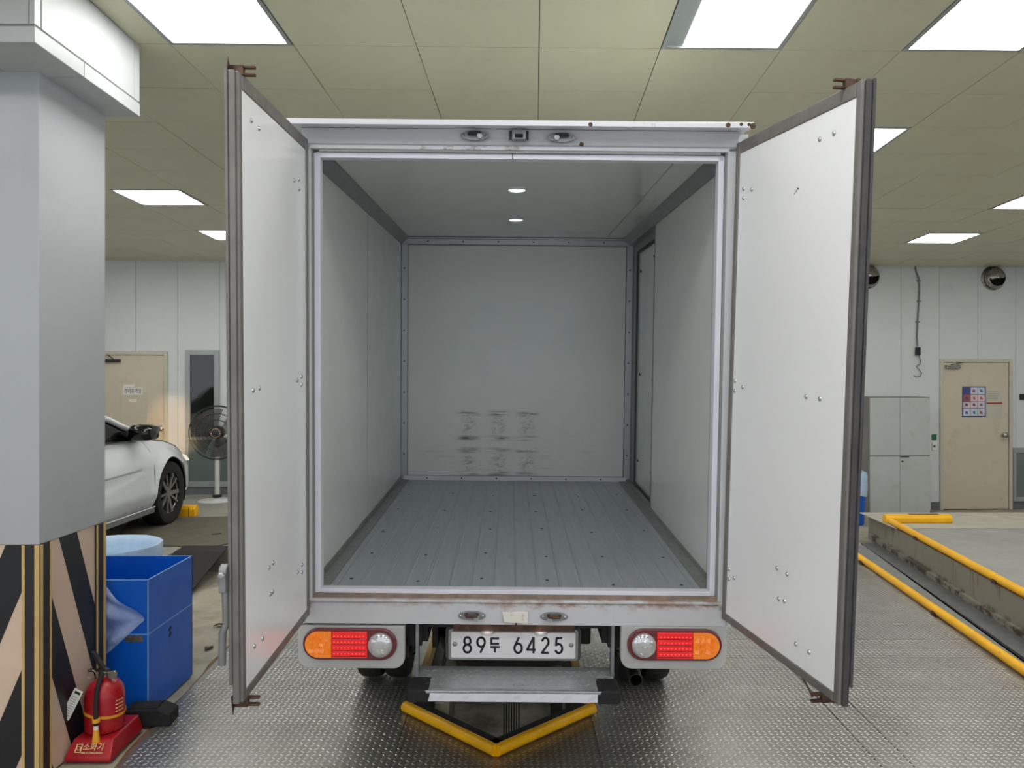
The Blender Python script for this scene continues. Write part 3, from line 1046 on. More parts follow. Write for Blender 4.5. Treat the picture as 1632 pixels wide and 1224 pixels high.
# ---- rear doors
def rear_door(side, hinge, ang, s, Ld, rivets, label):
    """local x = along the door from the hinge, local y*s = inner normal"""
    z0, z1 = -.085, 1.830
    th = .030

    def B(u0, u1, n0, n1, za, zb):
        a, b = sorted((n0 * s, n1 * s))
        return MB().box(u0, u1, a, b, za, zb)
    d = B(.02, Ld - .012, -th + .004, -.004, z0 + .012, z1 - .012).build('rear_door', 'frp_door', T, loc=(hinge, 0, 0), rot=(0, 0, ang), label=label)
    B(.03, Ld - .038, -.004, .0, z0 + .03, z1 - .045).build('inner_panel', 'frp_door', d, bevel=.001)
    # gasket frame on the inner face
    B(.005, .03, -.014, .006, z0, z1).build('hinge_edge_gasket', 'door_gasket', d, bevel=.004)
    B(Ld - .040, Ld - .010, -.012, .004, z0, z1).build('free_edge_gasket', 'door_gasket', d, bevel=.006)
    B(.03, Ld - .040, -.014, .004, z1 - .046, z1).build('top_gasket', 'door_gasket', d, bevel=.004)
    B(.03, Ld - .040, -.014, .004, z0, z0 + .03).build('bottom_gasket', 'door_gasket', d, bevel=.004)
    B(Ld - .012, Ld, -th + .004, -.006, z0, z1).build('edge_cap', 'door_gasket' if s > 0 else 'gasket_dark', d, bevel=.004)
    B(Ld - .008, Ld + .004, -th - .006, -th + .004, z0 + .06, z1 + .002).build('edge_seal', 'gasket_dark' if s < 0 else 'door_gasket', d, bevel=.004)
    # domed rivets
    rm = MB().lathe([(.0085, 0), (.0075, .003), (.004, .0055), (0, .0062)], (0, 0, 0), (0, s, 0), n=10).mesh('rivet', 'rivet', 60)
    for u, z in rivets:
        share('rivet', rm, d, (u, 0, z))
    # lock rod on the outside with cams top and bottom
    ur = Ld - .095 if s < 0 else Ld - .05
    yn = -(th + .004) * s
    MB().cyl((ur, yn, z0 - .02), (ur, yn, z1 + .02), .009, n=12).build('lock_rod', 'galv', d, smooth=40)
    for zc, sg in ((z1 + .012, 1), (z0 - .012, -1)):
        c = MB()
        c.obox((ur, yn * .55, zc), (.02, .05, .03))
        c.obox((ur - .004, yn * .25 + s * .028, zc + .011), (.016, .04, .008))
        c.obox((ur - .004, yn * .25 + s * .028, zc - .011), (.016, .04, .008))
        c.obox((ur, yn * .25 + s * .006, zc), (.018, .016, .03))
        c.build('lock_cam', 'rust_metal', d, bevel=.002)
        g = MB()
        if s > 0:
            g.prism([(ur - .01, zc - sg * .03), (ur + .035, zc - sg * .03), (ur + .02, zc + sg * .035)], 'y', yn * 1.0, yn * 1.08)
        else:
            g.obox((ur, yn, zc), (.03, .012, .03))
        g.build('rod_guide', 'rust_metal', d)
    for zc in (.22, .9, 1.6):
        g = MB().obox((ur, yn * .85, zc), (.05, .03, .03))
        g.build('rod_bracket', 'galv', d, bevel=.004)
    return d


LR = [(.661, 1.716), (.59, 1.711), (.192, 1.629), (.124, 1.648), (.125, 1.61), (.661, .873), (.6, .876), (.161, .881), (.1, .893), (.1, .861), (.514, .26), (.466, .263), (.502, .165), (.475, .164), (.665, .049), (.584, .042), (.163, .139), (.101, .15), (.101, .12)]
RR = [(.562, 1.705), (.639, 1.705), (.067, 1.64), (.13, 1.625), (.069, 1.603), (.538, .861), (.616, .86), (.047, .889), (.109, .868), (.047, .849), (.398, .239), (.462, .236), (.415, .134), (.451, .137), (.53, .015), (.607, .018), (.046, .131), (.046, .091), (.09, .109)]
dl = rear_door('left', -.845, R(-90), 1, .788, LR, 'left rear door swung open, white inside with grey gasket')
dr = rear_door('right', .862, R(-78.3), -1, .785, RR, 'right rear door swung open, white inside with grey gasket')
# the right door hangs a little out of plumb
dr.matrix_local = Matrix.Translation((.862, 0, 1.8)) @ Matrix.Rotation(R(.5), 4, 'Y') @ Matrix.Translation((0, 0, -1.8)) @ Matrix.Rotation(R(-78.3), 4, 'Z')
# handle assembly on the outside of the left door
hm = MB()
hm.obox((.79, -.046, .30), (.05, .022, .06))
hm.cyl((.79, -.058, .33), (.79, -.034, .33), .022, n=14)
hb = hm.build('handle_bracket', 'galv', dl, bevel=.004)
MB().lathe([(.011, 0), (.011, .01), (.006, .014)], (.812, -.046, .325), (1, 0, 0), n=6).build('bolt', 'rivet', hb)
MB().tube([(.79, -.046, .29), (.79, -.044, .20), (.79, -.044, .165), (.79, -.054, .14), (.79, -.056, .04)], [.010, .010, .010, .012, .012], 10).build('pull_handle', 'galv', dl, smooth=50)
# small cable and hook under the right door
MB().tube([(.48, .03, -.09), (.52, .05, -.13), (.56, .05, -.16)], .003, 6).build('pull_wire', 'dark_metal', dr, smooth=50)
# smudge of scratches on the right door
MB().obox((.445, -.0005, 1.569), (.012, .0012, .004), (0, .3, 0)).build('scratch_mark', 'screw', dr)
MB().obox((.435, -.0005, 1.562), (.030, .001, .0018), (0, -.6, 0)).build('scratch_mark', 'screw', dr)
# hinges on the right and left posts
for zc in (1.62, .87, .12):
    for dz in (-.032, .032):
        part(MB().cyl((.868, -.012, zc + dz - .016), (.868, -.012, zc + dz + .016), .011, n=10), 'hinge_knuckle', 'frame_paint', smooth=40)
        part(MB().cyl((-.868, -.012, zc + dz - .016), (-.868, -.012, zc + dz + .016), .011, n=10), 'hinge_knuckle', 'frame_paint', smooth=40)

# ---- tail lamps
def rrect(x0, x1, z0, z1, r, corners=(1, 1, 1, 1), n=6):
    """rounded rectangle, corners in order bottom-left, bottom-right, top-right, top-left"""
    out = []
    for (cx_, cz_, a0), on in zip(((x0 + r, z0 + r, PI), (x1 - r, z0 + r, 1.5 * PI), (x1 - r, z1 - r, 0), (x0 + r, z1 - r, .5 * PI)), corners):
        if on:
            for i in range(n + 1):
                a = a0 + .5 * PI * i / n
                out.append((cx_ + math.cos(a) * r, cz_ + math.sin(a) * r))
        else:
            out.append({PI: (x0, z0), 1.5 * PI: (x1, z0), 0: (x1, z1), .5 * PI: (x0, z1)}[a0])
    return out


def clip_stadium(x0, x1, z0, z1, a, b, n=14):
    """part of a stadium (full radius) between x=a and x=b"""
    r = (z1 - z0) / 2
    cz_ = (z0 + z1) / 2

    def half(x):
        if x < x0 + r:
            return math.sqrt(max(0, r * r - (x0 + r - x) ** 2))
        if x > x1 - r:
            return math.sqrt(max(0, r * r - (x - x1 + r) ** 2))
        return r
    xs = [a + (b - a) * (.5 - .5 * math.cos(PI * i / n)) for i in range(n + 1)]
    up = [(x, cz_ + half(x)) for x in xs]
    dn = [(x, cz_ - half(x)) for x in reversed(xs)]
    out = []
    for p in dn[::-1][::-1] + up:
        if not out or (abs(p[0] - out[-1][0]) + abs(p[1] - out[-1][1])) > 1e-5:
            out.append(p)
    return out


def tail_lamp(xa, xb, zt, mirror):
    """bracket spans xa..xb; outer end is left for the left lamp"""
    zb = zt - .176
    br = part(MB().prism(rrect(xa, xb, zb, zt, .045, (1, 1, 0, 0)), 'y', -.004, .03), 'lamp_bracket', 'lamp_bracket', bevel=.003)
    x0, x1 = (xa + .022, xb - .030) if not mirror else (xa + .024, xb - .022)
    z0, z1 = zt - .138, zt - .006
    lamp = part(MB().prism(rrect(x0, x1, z0, z1, .0655), 'y', -.016, .0), 'tail_lamp', 'lens_rim', bevel=.005)
    i0, i1, j0, j1 = x0 + .011, x1 - .011, z0 + .012, z1 - .012
    wl = i1 - i0

    def X(t):
        return i0 + t * wl if not mirror else i1 - t * wl
    def seg(a, b):
        return tuple(sorted((X(a), X(b))))
    part(MB().prism(clip_stadium(i0, i1, j0, j1, *seg(0.0, .295)), 'y', -.023, -.012), 'amber_lens', 'lens_amber', parent=lamp, bevel=.003)
    part(MB().prism(clip_stadium(i0, i1, j0, j1, *seg(.302, .70)), 'y', -.023, -.012), 'red_lens', 'lens_red', parent=lamp, bevel=.003)
    part(MB().prism(clip_stadium(i0, i1, j0, j1, *seg(.705, 1.0)), 'y', -.020, -.012), 'dark_red_lens', 'lens_rim', parent=lamp, bevel=.003)
    cz_ = (j0 + j1) / 2
    cxw = X(.845)
    part(MB().lathe([(.050, 0), (.050, -.008), (.046, -.014), (0.02, -.019), (0, -.020)], (cxw, -.018, cz_), (0, 1, 0), n=28), 'white_lens', 'lens_clear', parent=lamp, smooth=50)
    fc = MB()
    for i in range(-3, 4):
        for j in range(-3, 4):
            if i * i + j * j < 11 and random.random() < .75:
                fc.obox((cxw + i * .0125, -.034 + (i * i + j * j) * .0006, cz_ + j * .0125), (.010, .006, .010), (random.uniform(-.6, .6), random.uniform(-.6, .6), random.uniform(-.6, .6)))
    part(fc, 'lens_facets', 'lens_facet', parent=lamp, kind='stuff')
    ld = MB()
    for j in range(4):
        for i in range(9):
            ld.obox((X(.33 + i * .041), -.0235, j0 + .018 + j * .024), (.0045, .002, .003))
    part(ld, 'led_dots', 'led_red', parent=lamp, kind='stuff')
    am = MB()
    for i in range(4):
        for j in range(3):
            am.obox((X(.07 + i * .062), -.023, j0 + .03 + j * .024), (.020, .004, .018), (random.uniform(-.5, .5), random.uniform(-.3, .3), random.uniform(-.5, .5)))
    part(am, 'lens_prisms', 'lens_amber', parent=lamp, kind='stuff')
    rdm = MB()
    for j in range(4):
        rdm.box(min(X(.31), X(.69)), max(X(.31), X(.69)), -.0242, -.022, j0 + .006 + j * .0245, j0 + .0085 + j * .0245)
    part(rdm, 'lens_lines', 'lens_rim', parent=lamp, kind='stuff')
    # ribs pressed in the amber lens
    rb = MB()
    for i in range(5):
        xx = X(.075 + i * .045)
        h = .036 - .010 * max(0, 2 - i) * .9
        rb.box(xx - .0012, xx + .0012, -.0245, -.022, cz_ - h, cz_ + h)
    part(rb, 'lens_ribs', 'lens_amber', parent=lamp, kind='stuff')


tail_lamp(-.889, -.452, -.130, False)
tail_lamp(.433, .866, -.122, True)

# ---- licence plate
px0, px1, pz0, pz1, py_ = -.270, .256, -.300, -.189, .1
pf = part(MB().prism(rrect(px0 - .013, px1 + .013, pz0 - .012, pz1 + .012, .014), 'y', py_, py_ + .012), 'plate_frame', 'plate_frame', bevel=.004)
part(MB().prism(rrect(px0 - .024, px1 + .024, pz0 - .014, pz1 + .016, .016), 'y', py_ + .012, py_ + .03), 'plate_backing', 'gasket_dark', parent=pf)
lp = part(MB().prism(rrect(px0, px1, pz0, pz1, .006), 'y', py_ - .003, py_ + .004), 'licence_plate', 'plate_white', bevel=.001)


def arc(cx_, cz_, rx, rz, a0, a1, n=18):
    return [(cx_ + rx * math.cos(R(a0 + (a1 - a0) * i / n)), cz_ + rz * math.sin(R(a0 + (a1 - a0) * i / n))) for i in range(n + 1)]


GLY = {
    '8': [arc(.5, .73, .36, .235, 0, 360), arc(.5, .26, .43, .245, 0, 360)],
    '9': [arc(.5, .67, .43, .29, 0, 360), [(.90, .57), (.42, .0)]],
    '6': [arc(.5, .31, .43, .29, 0, 360), [(.10, .43), (.58, 1.0)]],
    '4': [[(.74, 1.0), (.06, .25), (.06, .22), (.98, .22)], [(.74, 1.0), (.74, .0)]],
    '2': [arc(.5, .70, .40, .27, 170, -35) + [(.08, .045), (.95, .045)]],
    '5': [[(.90, .955), (.18, .955), (.13, .52)] + arc(.47, .31, .43, .28, 115, -160)],
    'D': [[(.95, .94), (.10, .94), (.10, .58), (.95, .58)], [(.0, .38), (1.0, .38)], [(.5, .38), (.5, .03)]],
}
uu = .526 / 1231.0


def plate_char(ch, ua, ub, va=215, vb=390):
    xa, xb = px0 + (ua - 187) * uu, px0 + (ub - 187) * uu
    za, zb = pz1 - (vb - 175) * uu, pz1 - (va - 175) * uu
    m = MB()
    sw_ = .0092
    ia, ib, ja, jb = xa + sw_ / 2, xb - sw_ / 2, za + sw_ / 2 * .6, zb - sw_ / 2 * .6
    for st in GLY[ch]:
        m.stroke([(ia + u * (ib - ia), ja + v * (jb - ja)) for u, v in st], sw_, py_ - .0045, py_ - .0025)
    part(m, 'plate_character', 'plate_ink', parent=lp)


for ch, a, b in (('8', 295, 402), ('9', 430, 538), ('6', 797, 905), ('4', 927, 1037), ('2', 1070, 1168), ('5', 1205, 1305)):
    plate_char(ch, a, b)
plate_char('D', 565, 677, 222, 388)
for xx in (px0 + (226 - 187) * uu, px0 + (1376 - 187) * uu):
    part(MB().lathe([(.010, 0), (.010, -.002), (.007, -.005), (0, -.006)], (xx, py_ - .003, pz1 - .052), (0, 1, 0), n=14), 'plate_screw', 'plate_frame', parent=lp, smooth=40)
for xx in (-.117, .108):
    part(MB().prism(rrect(xx - .026, xx + .026, -.197, -.160, .012, (1, 1, 0, 0)), 'y', py_ - .022, py_ - .006), 'plate_lamp', 'trim_alu', bevel=.003)
part(MB().box(-.26, .25, .07, .16, -.175, -.13), 'plate_beam', 'rust_metal')
for i_, xx in enumerate((-.117, .108)):
    pb = bpy.data.lights.new('plate_lamp_bulb', 'POINT')
    pb.energy = .025
    pb.color = (1, .86, .80)
    pb.shadow_soft_size = .012
    po = bpy.data.objects.new('plate_lamp_bulb', pb)
    COL.objects.link(po)
    po.parent = T
    po.location = (xx, py_ - .06, -.190)
# ---- step bumper
stp = part(MB().prism([(-.345, -.395), (.33, -.395), (.33, -.350), (-.335, -.350)], 'y', -.105, -.08), 'step_front', 'trim_white', bevel=.003)
pts = [(-.408, -.06), (-.39, -.095), (-.345, -.105), (.33, -.105), (.385, -.095), (.408, -.06), (.408, .13), (-.408, .13)]
part(MB().prism(pts, 'z', -.362, -.350), 'step_tread', 'trim_alu', bevel=.002)
for s in (-1, 1):
    xa, xb = (-.43, -.338) if s < 0 else (.326, .422)
    part(MB().prism(rrect(xa, xb, -.402, -.348, .012), 'y', -.103, .02), 'step_end_cap', 'rubber', bevel=.006)
    part(MB().box(s * .405 - .006, s * .405 + .006, .03, .07, -.36, -.10), 'step_bracket', 'galv')
rg = MB()
for i in range(26):
    for j in range(1, 5):
        rg.obox((-.37 + i * .0295 + (j % 2) * .014, -.085 + j * .042, -.349), (.020, .005, .002), (0, 0, R(45 if (i + j) % 2 else -45)))
part(rg, 'step_tread_ribs', 'trim_alu', kind='stuff')
rg = MB()
for i in range(7):
    for j in range(4):
        rg.obox((-.30 + i * .10 + j * .006, -.106, -.373), (.030, .002, .0022), (0, R(-45), 0))
part(rg, 'step_front_ribs', 'trim_white', kind='stuff')

# ---- chassis, spare wheel, exhaust, rear wheels
for s in (-1, 1):
    part(MB().box(s * .40 - .03, s * .40 + .03, .12, 2.6, -.24, -.10), 'chassis_rail', 'chassis')
    part(MB().box(s * .44 - .05, s * .44 + .05, .07, .12, -.24, -.12), 'rail_end', 'chassis')
part(MB().box(-.4, .4, .10, .14, -.17, -.12), 'cross_member', 'chassis')
part(MB().box(-.4, .4, 1.0, 1.06, -.22, -.12), 'cross_member', 'chassis')
part(MB().cyl((-.6, 1.30, -.42), (.6, 1.30, -.42), .05, n=12), 'rear_axle', 'chassis', smooth=40)
part(MB().lathe([(.05, -.14), (.13, -.05), (.13, .05), (.05, .14)], (0, 1.30, -.42), (1, 0, 0), n=16), 'axle_housing', 'chassis', smooth=50)
part(MB().box(.20, .37, .55, 1.2, -.42, -.14), 'tool_box', 'chassis', bevel=.01)
part(MB().box(-.37, -.345, .3, 1.2, -.34, -.14), 'hanger_plate', 'chassis')
part(MB().box(-.44, .44, 1.55, 1.58, -.5, -.1), 'splash_panel', 'chassis')
# spare
sp = part(MB().lathe([(.20, -.07), (.27, -.085), (.315, -.075), (.335, -.04), (.338, 0), (.335, .04), (.315, .075), (.27, .085), (.20, .07)], (-.02, .52, -.335), (0, 0, 1), n=40, closed=True), 'spare_tyre', 'tyre', smooth=50)
part(MB().lathe([(.20, -.06), (.12, -.02), (0, -.02)], (-.02, .52, -.335), (0, 0, 1), n=28), 'spare_rim', 'galv', parent=sp, smooth=50)
for zz in (-.385, -.355, -.315, -.285):
    part(MB().ring((-.02, .52, zz), (0, 0, 1), .334 if zz in (-.355, -.315) else .326, .006, 40, 6), 'tread_rib', 'rubber', parent=sp, smooth=50)
part(MB().box(-.17, -.13, .3, .7, -.43, -.415), 'spare_hanger', 'chassis')
part(MB().box(.1, .14, .3, .7, -.43, -.415), 'spare_hanger', 'chassis')
ex = part(MB().lathe([(.030, 0), (.030, 1.0), (.026, 1.0), (.026, 0)], (.535, .22, -.445), (0, 1, .06), n=20, closed=True), 'exhaust_pipe', 'dark_metal', smooth=40)
part(MB().cyl((.535, 1.15, -.40), (.535, 1.16, -.40), .027, n=14), 'pipe_end', 'dark_void', parent=ex)
# wheels (twin)
def wheel(xc):
    m = MB()
    w2 = .065
    m.lathe([(.17, -w2 * .8), (.24, -w2), (.272, -w2 * .95), (.285, -w2 * .6), (.288, 0), (.285, w2 * .6), (.272, w2 * .95), (.24, w2), (.17, w2 * .8)], (xc, 1.26, -.588), (1, 0, 0), n=36, closed=True)
    t = part(m, 'rear_tyre', 'tyre', smooth=50)
    part(MB().lathe([(.17, -w2 * .7), (.15, -.02), (.06, -.02), (0, -.02)], (xc, 1.26, -.588), (1, 0, 0), n=28), 'wheel_disc', 'dark_metal', parent=t, smooth=50)


for xc in (-.795, -.645, .645, .795):
    wheel(xc)
for s in (-1, 1):
    part(MB().box(s * .72 - .17, s * .72 + .17, .86, .885, -.45, -.08), 'mud_flap', 'rubber')
    part(MB().tube([(s * .72 - s * .2, 1.26 + .33 * math.cos(a), -.52 + .33 * math.sin(a)) for a in [PI * i / 10 for i in range(11)]], .012, 6), 'wheel_arch', 'chassis')
part(MB().tube([(.46, .08, -.12), (.47, .06, -.2), (.45, .1, -.27), (.43, .2, -.3)], .006, 6), 'lamp_cable', 'black_plastic', smooth=60)
part(MB().tube([(-.46, .08, -.12), (-.445, .06, -.22), (-.45, .1, -.3), (-.43, .2, -.32)], .006, 6), 'lamp_cable', 'black_plastic', smooth=60)

# ==================================================================== PILLAR
PX, PY0, PY1 = -2.0, 3.25, 3.765
pillar = thing('pillar', 'square grey-clad pillar with a black and cream striped base', 'pillar', (-2.3, 3.5, 0))


def PB(x0, x1, y0, y1, z0, z1):
    return MB().box(x0 + 2.3, x1 + 2.3, y0 - 3.5, y1 - 3.5, z0, z1)


XL = -2.58
PB(XL, PX, PY0, PY1, 0, 1.02).build('base', 'stripe_cream', pillar)
PB(XL - .006, PX + .006, PY0 - .006, PY1 + .006, 1.006, 3.05).build('cladding', 'cladding', pillar, bevel=.003)


def clip_poly(poly, axis, lim, keep_less):
    out = []
    for i in range(len(poly)):
        a, b = poly[i - 1], poly[i]
        ia = (a[axis] <= lim) == keep_less or a[axis] == lim
        ib = (b[axis] <= lim) == keep_less or b[axis] == lim
        if ia != ib:
            t = (lim - a[axis]) / (b[axis] - a[axis])
            out.append((a[0] + (b[0] - a[0]) * t, a[1] + (b[1] - a[1]) * t))
        if ib:
            out.append(b)
    return out


for kk in range(-1, 4):
    yl = 3.396 - .289 * kk
    P_ = [(yl, 1.004), (yl + .136, 1.004), (yl + .136 + .40, .004), (yl + .40, .004)]
    for ax, lim, less in ((0, PY0 + .083, False), (0, PY1 - .075, True)):
        P_ = clip_poly(P_, ax, lim, less)
        if len(P_) < 3:
            break
    if len(P_) >= 3:
        MB().prism([(a - 3.5, b) for a, b in P_], 'x', PX + 2.3, PX + 2.3 + .0025).build('black_stripe', 'stripe_black', pillar)
for kk in range(-2, 4):
    xl = -2.07 - (1.004 - .81) / -2.37 - .289 * kk * 1.0
    P_ = [(xl - .15, 1.004), (xl, 1.004), (xl - .42, .004), (xl - .57, .004)]
    for ax, lim, less in ((0, XL + .01, False), (0, PX - .072, True)):
        P_ = clip_poly(P_, ax, lim, less)
        if len(P_) < 3:
            break
    if len(P_) >= 3:
        MB().prism([(a + 2.3, b) for a, b in P_], 'y', PY0 - 3.5 - .0025, PY0 - 3.5).build('black_stripe', 'stripe_black', pillar)


def guard(cx_, cy_, sy):
    """L-shaped rubber corner guard; sy=-1 for the near corner, +1 for the far one"""
    g = PB(cx_ - .068, cx_ + .008, min(cy_, cy_ + sy * .008), max(cy_, cy_ + sy * .008), .0, 1.005)
    a, b = sorted((cy_ + sy * .008, cy_ - sy * .080))
    g.box(cx_ + 2.3, cx_ + .008 + 2.3, a - 3.5, b - 3.5, 0, 1.005)
    go = g.build('corner_guard', 'guard_black', pillar, bevel=.003)
    ys = cy_ + sy * .0085
    q = MB()
    for u0, u1 in ((-.066, -.053), (-.012, .0085)):
        lo, hi = sorted((ys, ys + sy * .0012))
        q.box(cx_ + u0 + 2.3, cx_ + u1 + 2.3, lo - 3.5, hi - 3.5, 0, 1.004)
    for v0, v1 in ((.004, -.016), (-.064, -.078)):
        lo, hi = sorted((cy_ + sy * v0, cy_ + sy * v1))
        q.box(cx_ + .0085 + 2.3, cx_ + .0098 + 2.3, lo - 3.5, hi - 3.5, 0, 1.004)
    q.build('yellow_stripe', 'guard_yellow', go)


guard(PX, PY0, -1)
guard(PX, PY1, 1)
# capital: band and fascia panels with joints
CX, CY0, CY1 = -1.835, 2.957, 3.755 + .04
zc0, zc1, zt = 3.0, 3.062, 3.37
PB(XL - .3, CX - .004, CY0 + .004, CY1 - .004, zc0 + .004, zt - .01).build('capital_core', 'joint_grey', pillar)
for y0_, y1_ in ((CY0, 3.30), (3.304, CY1)):
    PB(CX - .3, CX, y0_, y1_, zc0, zc1).build('capital_band', 'capital', pillar, bevel=.002)
PB(XL - .3, CX - .302, CY0, CY0 + .1, zc0, zc1).build('capital_band', 'capital', pillar, bevel=.002)
PB(XL - .3, CX - .302, CY0 + .102, CY1, zc0, zc1).build('capital_band', 'capital', pillar)
for y0_, y1_ in ((CY0 - .001, CY0 + .04), (CY0 + .046, CY1 - .055), (CY1 - .05, CY1 - .002)):
    PB(CX - .02, CX - .001, y0_, y1_, zc1 + .008, zt - .02).build('fascia_panel', 'capital', pillar, bevel=.002)
PB(XL - .3, CX - .024, CY0 - .001, CY0 + .02, zc1 + .008, zt - .02).build('fascia_panel', 'capital', pillar, bevel=.002)

# ==================================================================== LEFT SIDE THINGS
# ---- fire extinguisher on its red stand
fe = thing('fire_extinguisher', 'red fire extinguisher with black hose and white tag beside the striped pillar', 'fire extinguisher', (-1.895, 3.58, .0))
es = thing('extinguisher_stand', 'sloped red plastic stand with lettering under the fire extinguisher', 'stand', (-1.89, 3.57, 0))
st = MB()
b0 = [(-.103, -.150), (.105, -.150), (.095, .17), (-.088, .17)]
b1 = [(-.088, -.095), (.090, -.095), (.084, .155), (-.080, .155)]
st.add([(*p, 0) for p in b0] + [(*p, .018) for p in b0] + [(*p, .082) for p in b1],
       [(3, 2, 1, 0), (0, 1, 5, 4), (1, 2, 6, 5), (2, 3, 7, 6), (3, 0, 4, 7), (4, 5, 9, 8), (5, 6, 10, 9), (6, 7, 11, 10), (7, 4, 8, 11), (8, 9, 10, 11)])
st.build('stand_body', 'ext_base', es, bevel=.006)
sa = math.atan2(.064, .055)
mid = Vector((.004, -.1245 - .002, .050))
text('stand_lettering', '소화기', .036, 'gold', es, mid + Vector((.014, -.002, .008)), (sa, 0, 0), width=.088, depth=.0012)
text('stand_small_lettering', 'FIRE EXTINGUISHER', .012, 'gold', es, mid + Vector((.012, -.0135, -.012)), (sa, 0, 0), width=.098, depth=.001)
bx_ = MB()
for q in ((-.067, -.062, -.016, .022), (-.044, -.039, -.016, .022), (-.067, -.039, .018, .022), (-.067, -.039, -.016, -.012)):
    bx_.box(q[0], q[1], q[2], q[3], 0, .0012)
bx_.build('stand_emblem', 'gold', es, loc=mid + Vector((.0, -.0022, .0)), rot=(sa, 0, 0))
bx_ = MB()
bx_.ring((-.053, .003, .0008), (0, 0, 1), .008, .0016, 16, 5)
bx_.build('stand_emblem_ring', 'gold', es, loc=mid + Vector((.0, -.0022, .0)), rot=(sa, 0, 0))
MB().lathe([(.070, .083), (.084, .088), (.086, .10), (.086, .235), (.080, .270), (.062, .298), (.036, .312), (.020, .316), (.020, .325)], n=36).build('cylinder', 'ext_red', fe, smooth=50)
vv = MB()
vv.cyl((0, 0, .320), (0, 0, .350), .018, n=14)
vv.cyl((.0, 0, .338), (.055, -.005, .338), .012, n=12)
vv.build('valve', 'steel', fe, smooth=40)
MB().lathe([(.020, 0), (.020, .008)], (.048, -.020, .338), (0, -1, 0), n=18).build('gauge', 'steel', fe, smooth=40)
MB().prism([(-.075, .345), (.02, .349), (.02, .356), (-.075, .356)], 'y', -.011, .011).build('carry_handle', 'dark_metal', fe, bevel=.002)
MB().prism([(.02, .352), (.0, .366), (-.045, .435), (-.06, .440), (-.045, .405), (-.015, .356)], 'y', -.011, .011).build('squeeze_lever', 'dark_metal', fe, bevel=.002)
MB().ring((-.055, -.012, .335), (0, 1, 0), .021, .0022, 18, 6).build('safety_ring', 'steel', fe, smooth=60)
MB().tube([(.0, -.015, .338), (.006, -.05, .335), (.010, -.085, .295), (.016, -.106, .24), (.020, -.114, .17), (.022, -.116, .145)], .0105, 10).build('hose', 'rubber', fe, smooth=60)
MB().lathe([(.088, -.006), (.0895, -.006), (.0895, .007), (.088, .007)], (0, 0, .168), (.15, .0, 1), n=36, closed=True).build('strap', 'orange_yellow', fe, smooth=40)
MB().lathe([(.013, 0), (.017, .002), (.017, .016), (.013, .018)], (.022, -.116, .158), n=14).build('hose_clip', 'orange_yellow', fe, smooth=40)
MB().lathe([(.011, .145), (.011, .130), (.012, .128)], (.022, -.116, 0), n=12).build('nozzle_collar', 'paper', fe, smooth=40)
MB().lathe([(.011, .130), (.017, .070), (.013, .070)], (.022, -.116, 0), n=14).build('nozzle', 'orange_yellow', fe, smooth=40)
tg = MB().obox((0, 0, 0), (.042, .0015, .145)).build('tag', 'paper', fe, loc=(-.082, -.125, .245), rot=(0, R(27), 0))
MB().obox((0, -.001, .057), (.026, .001, .012)).build('tag_title', 'ink', tg)
tl = MB()
for i in range(9):
    tl.obox((random.uniform(-.004, .004), -.001, .035 - i * .011), (random.uniform(.018, .032), .001, .0022))
tl.build('tag_print', 'joint_grey', tg, kind='stuff')
lb = MB()
for i in range(4):
    for j in range(3):
        a = R(-28 + j * 11)
        lb.obox((math.cos(a) * .0865, math.sin(a) * .0865, .225 - i * .016), (.0012, .011, .005), (0, 0, a))
lb.build('label_print', 'gold', fe, kind='stuff')

# ---- dark rubber block behind the stand
ch = thing('wheel_chock', 'black rubber wedge on the floor between the red stand and the blue box', 'wheel chock', (-1.80, 3.825, 0), R(4))
MB().prism([(-.13, 0), (.12, 0), (.12, .06), (.06, .085), (-.10, .085)], 'y', -.06, .06).build('wedge', 'rubber', ch, bevel=.008)
MB().box(-.09, .05, -.045, .045, .085, .089).build('grip_strip', 'rubber', ch)

# ---- blue open box
bxx = thing('blue_box', 'open blue plastic box on the floor behind the fire extinguisher', 'box', (-2.13, 4.17, 0))
hx, hy, hh, tk = .285, .27, .685, .006
for nm, q in (('side_panel', (hx - tk, hx, -hy, hy)), ('side_panel', (-hx, -hx + tk, -hy, hy)), ('end_panel', (-hx, hx, -hy, -hy + tk)), ('end_panel', (-hx, hx, hy - tk, hy))):
    MB().box(*q, .415, hh).build(nm, 'blue_plastic', bxx)
    g = .004
    MB().box(q[0], q[1], q[2], q[3], 0, .408).build(nm, 'blue_plastic', bxx)
MB().box(-hx + .004, hx - .004, -hy + .004, hy - .004, .0, .02).build('bottom', 'blue_plastic', bxx)
for q in ((hx - tk, hx + .001, -hy, hy), (-hx, hx, -hy - .001, -hy + tk), (-hx, hx, hy - tk, hy)):
    MB().box(*q, hh, hh + .003).build('cut_edge', 'blue_edge', bxx)
    MB().box(*q, .408, .415).build('fold_line', 'blue_edge', bxx)
MB().box(hx - .004, hx + .0015, -hy - .0015, -hy + .004, 0, hh).build('corner_edge', 'blue_edge', bxx)
MB().box(.17, .26, -hy - .003, -hy, .375, .405).build('tape', 'steel', bxx)
sy_ = MB()
sy_.obox((hx + .001, -.02, .36), (.001, .03, .018), (.5, 0, 0))
sy_.obox((hx + .001, -.02, .33), (.001, .03, .018), (.5, 0, 0))
sy_.build('arrow_print', 'ink', bxx)
# clear plastic bag hanging over the front of the blue box
bag = MB()


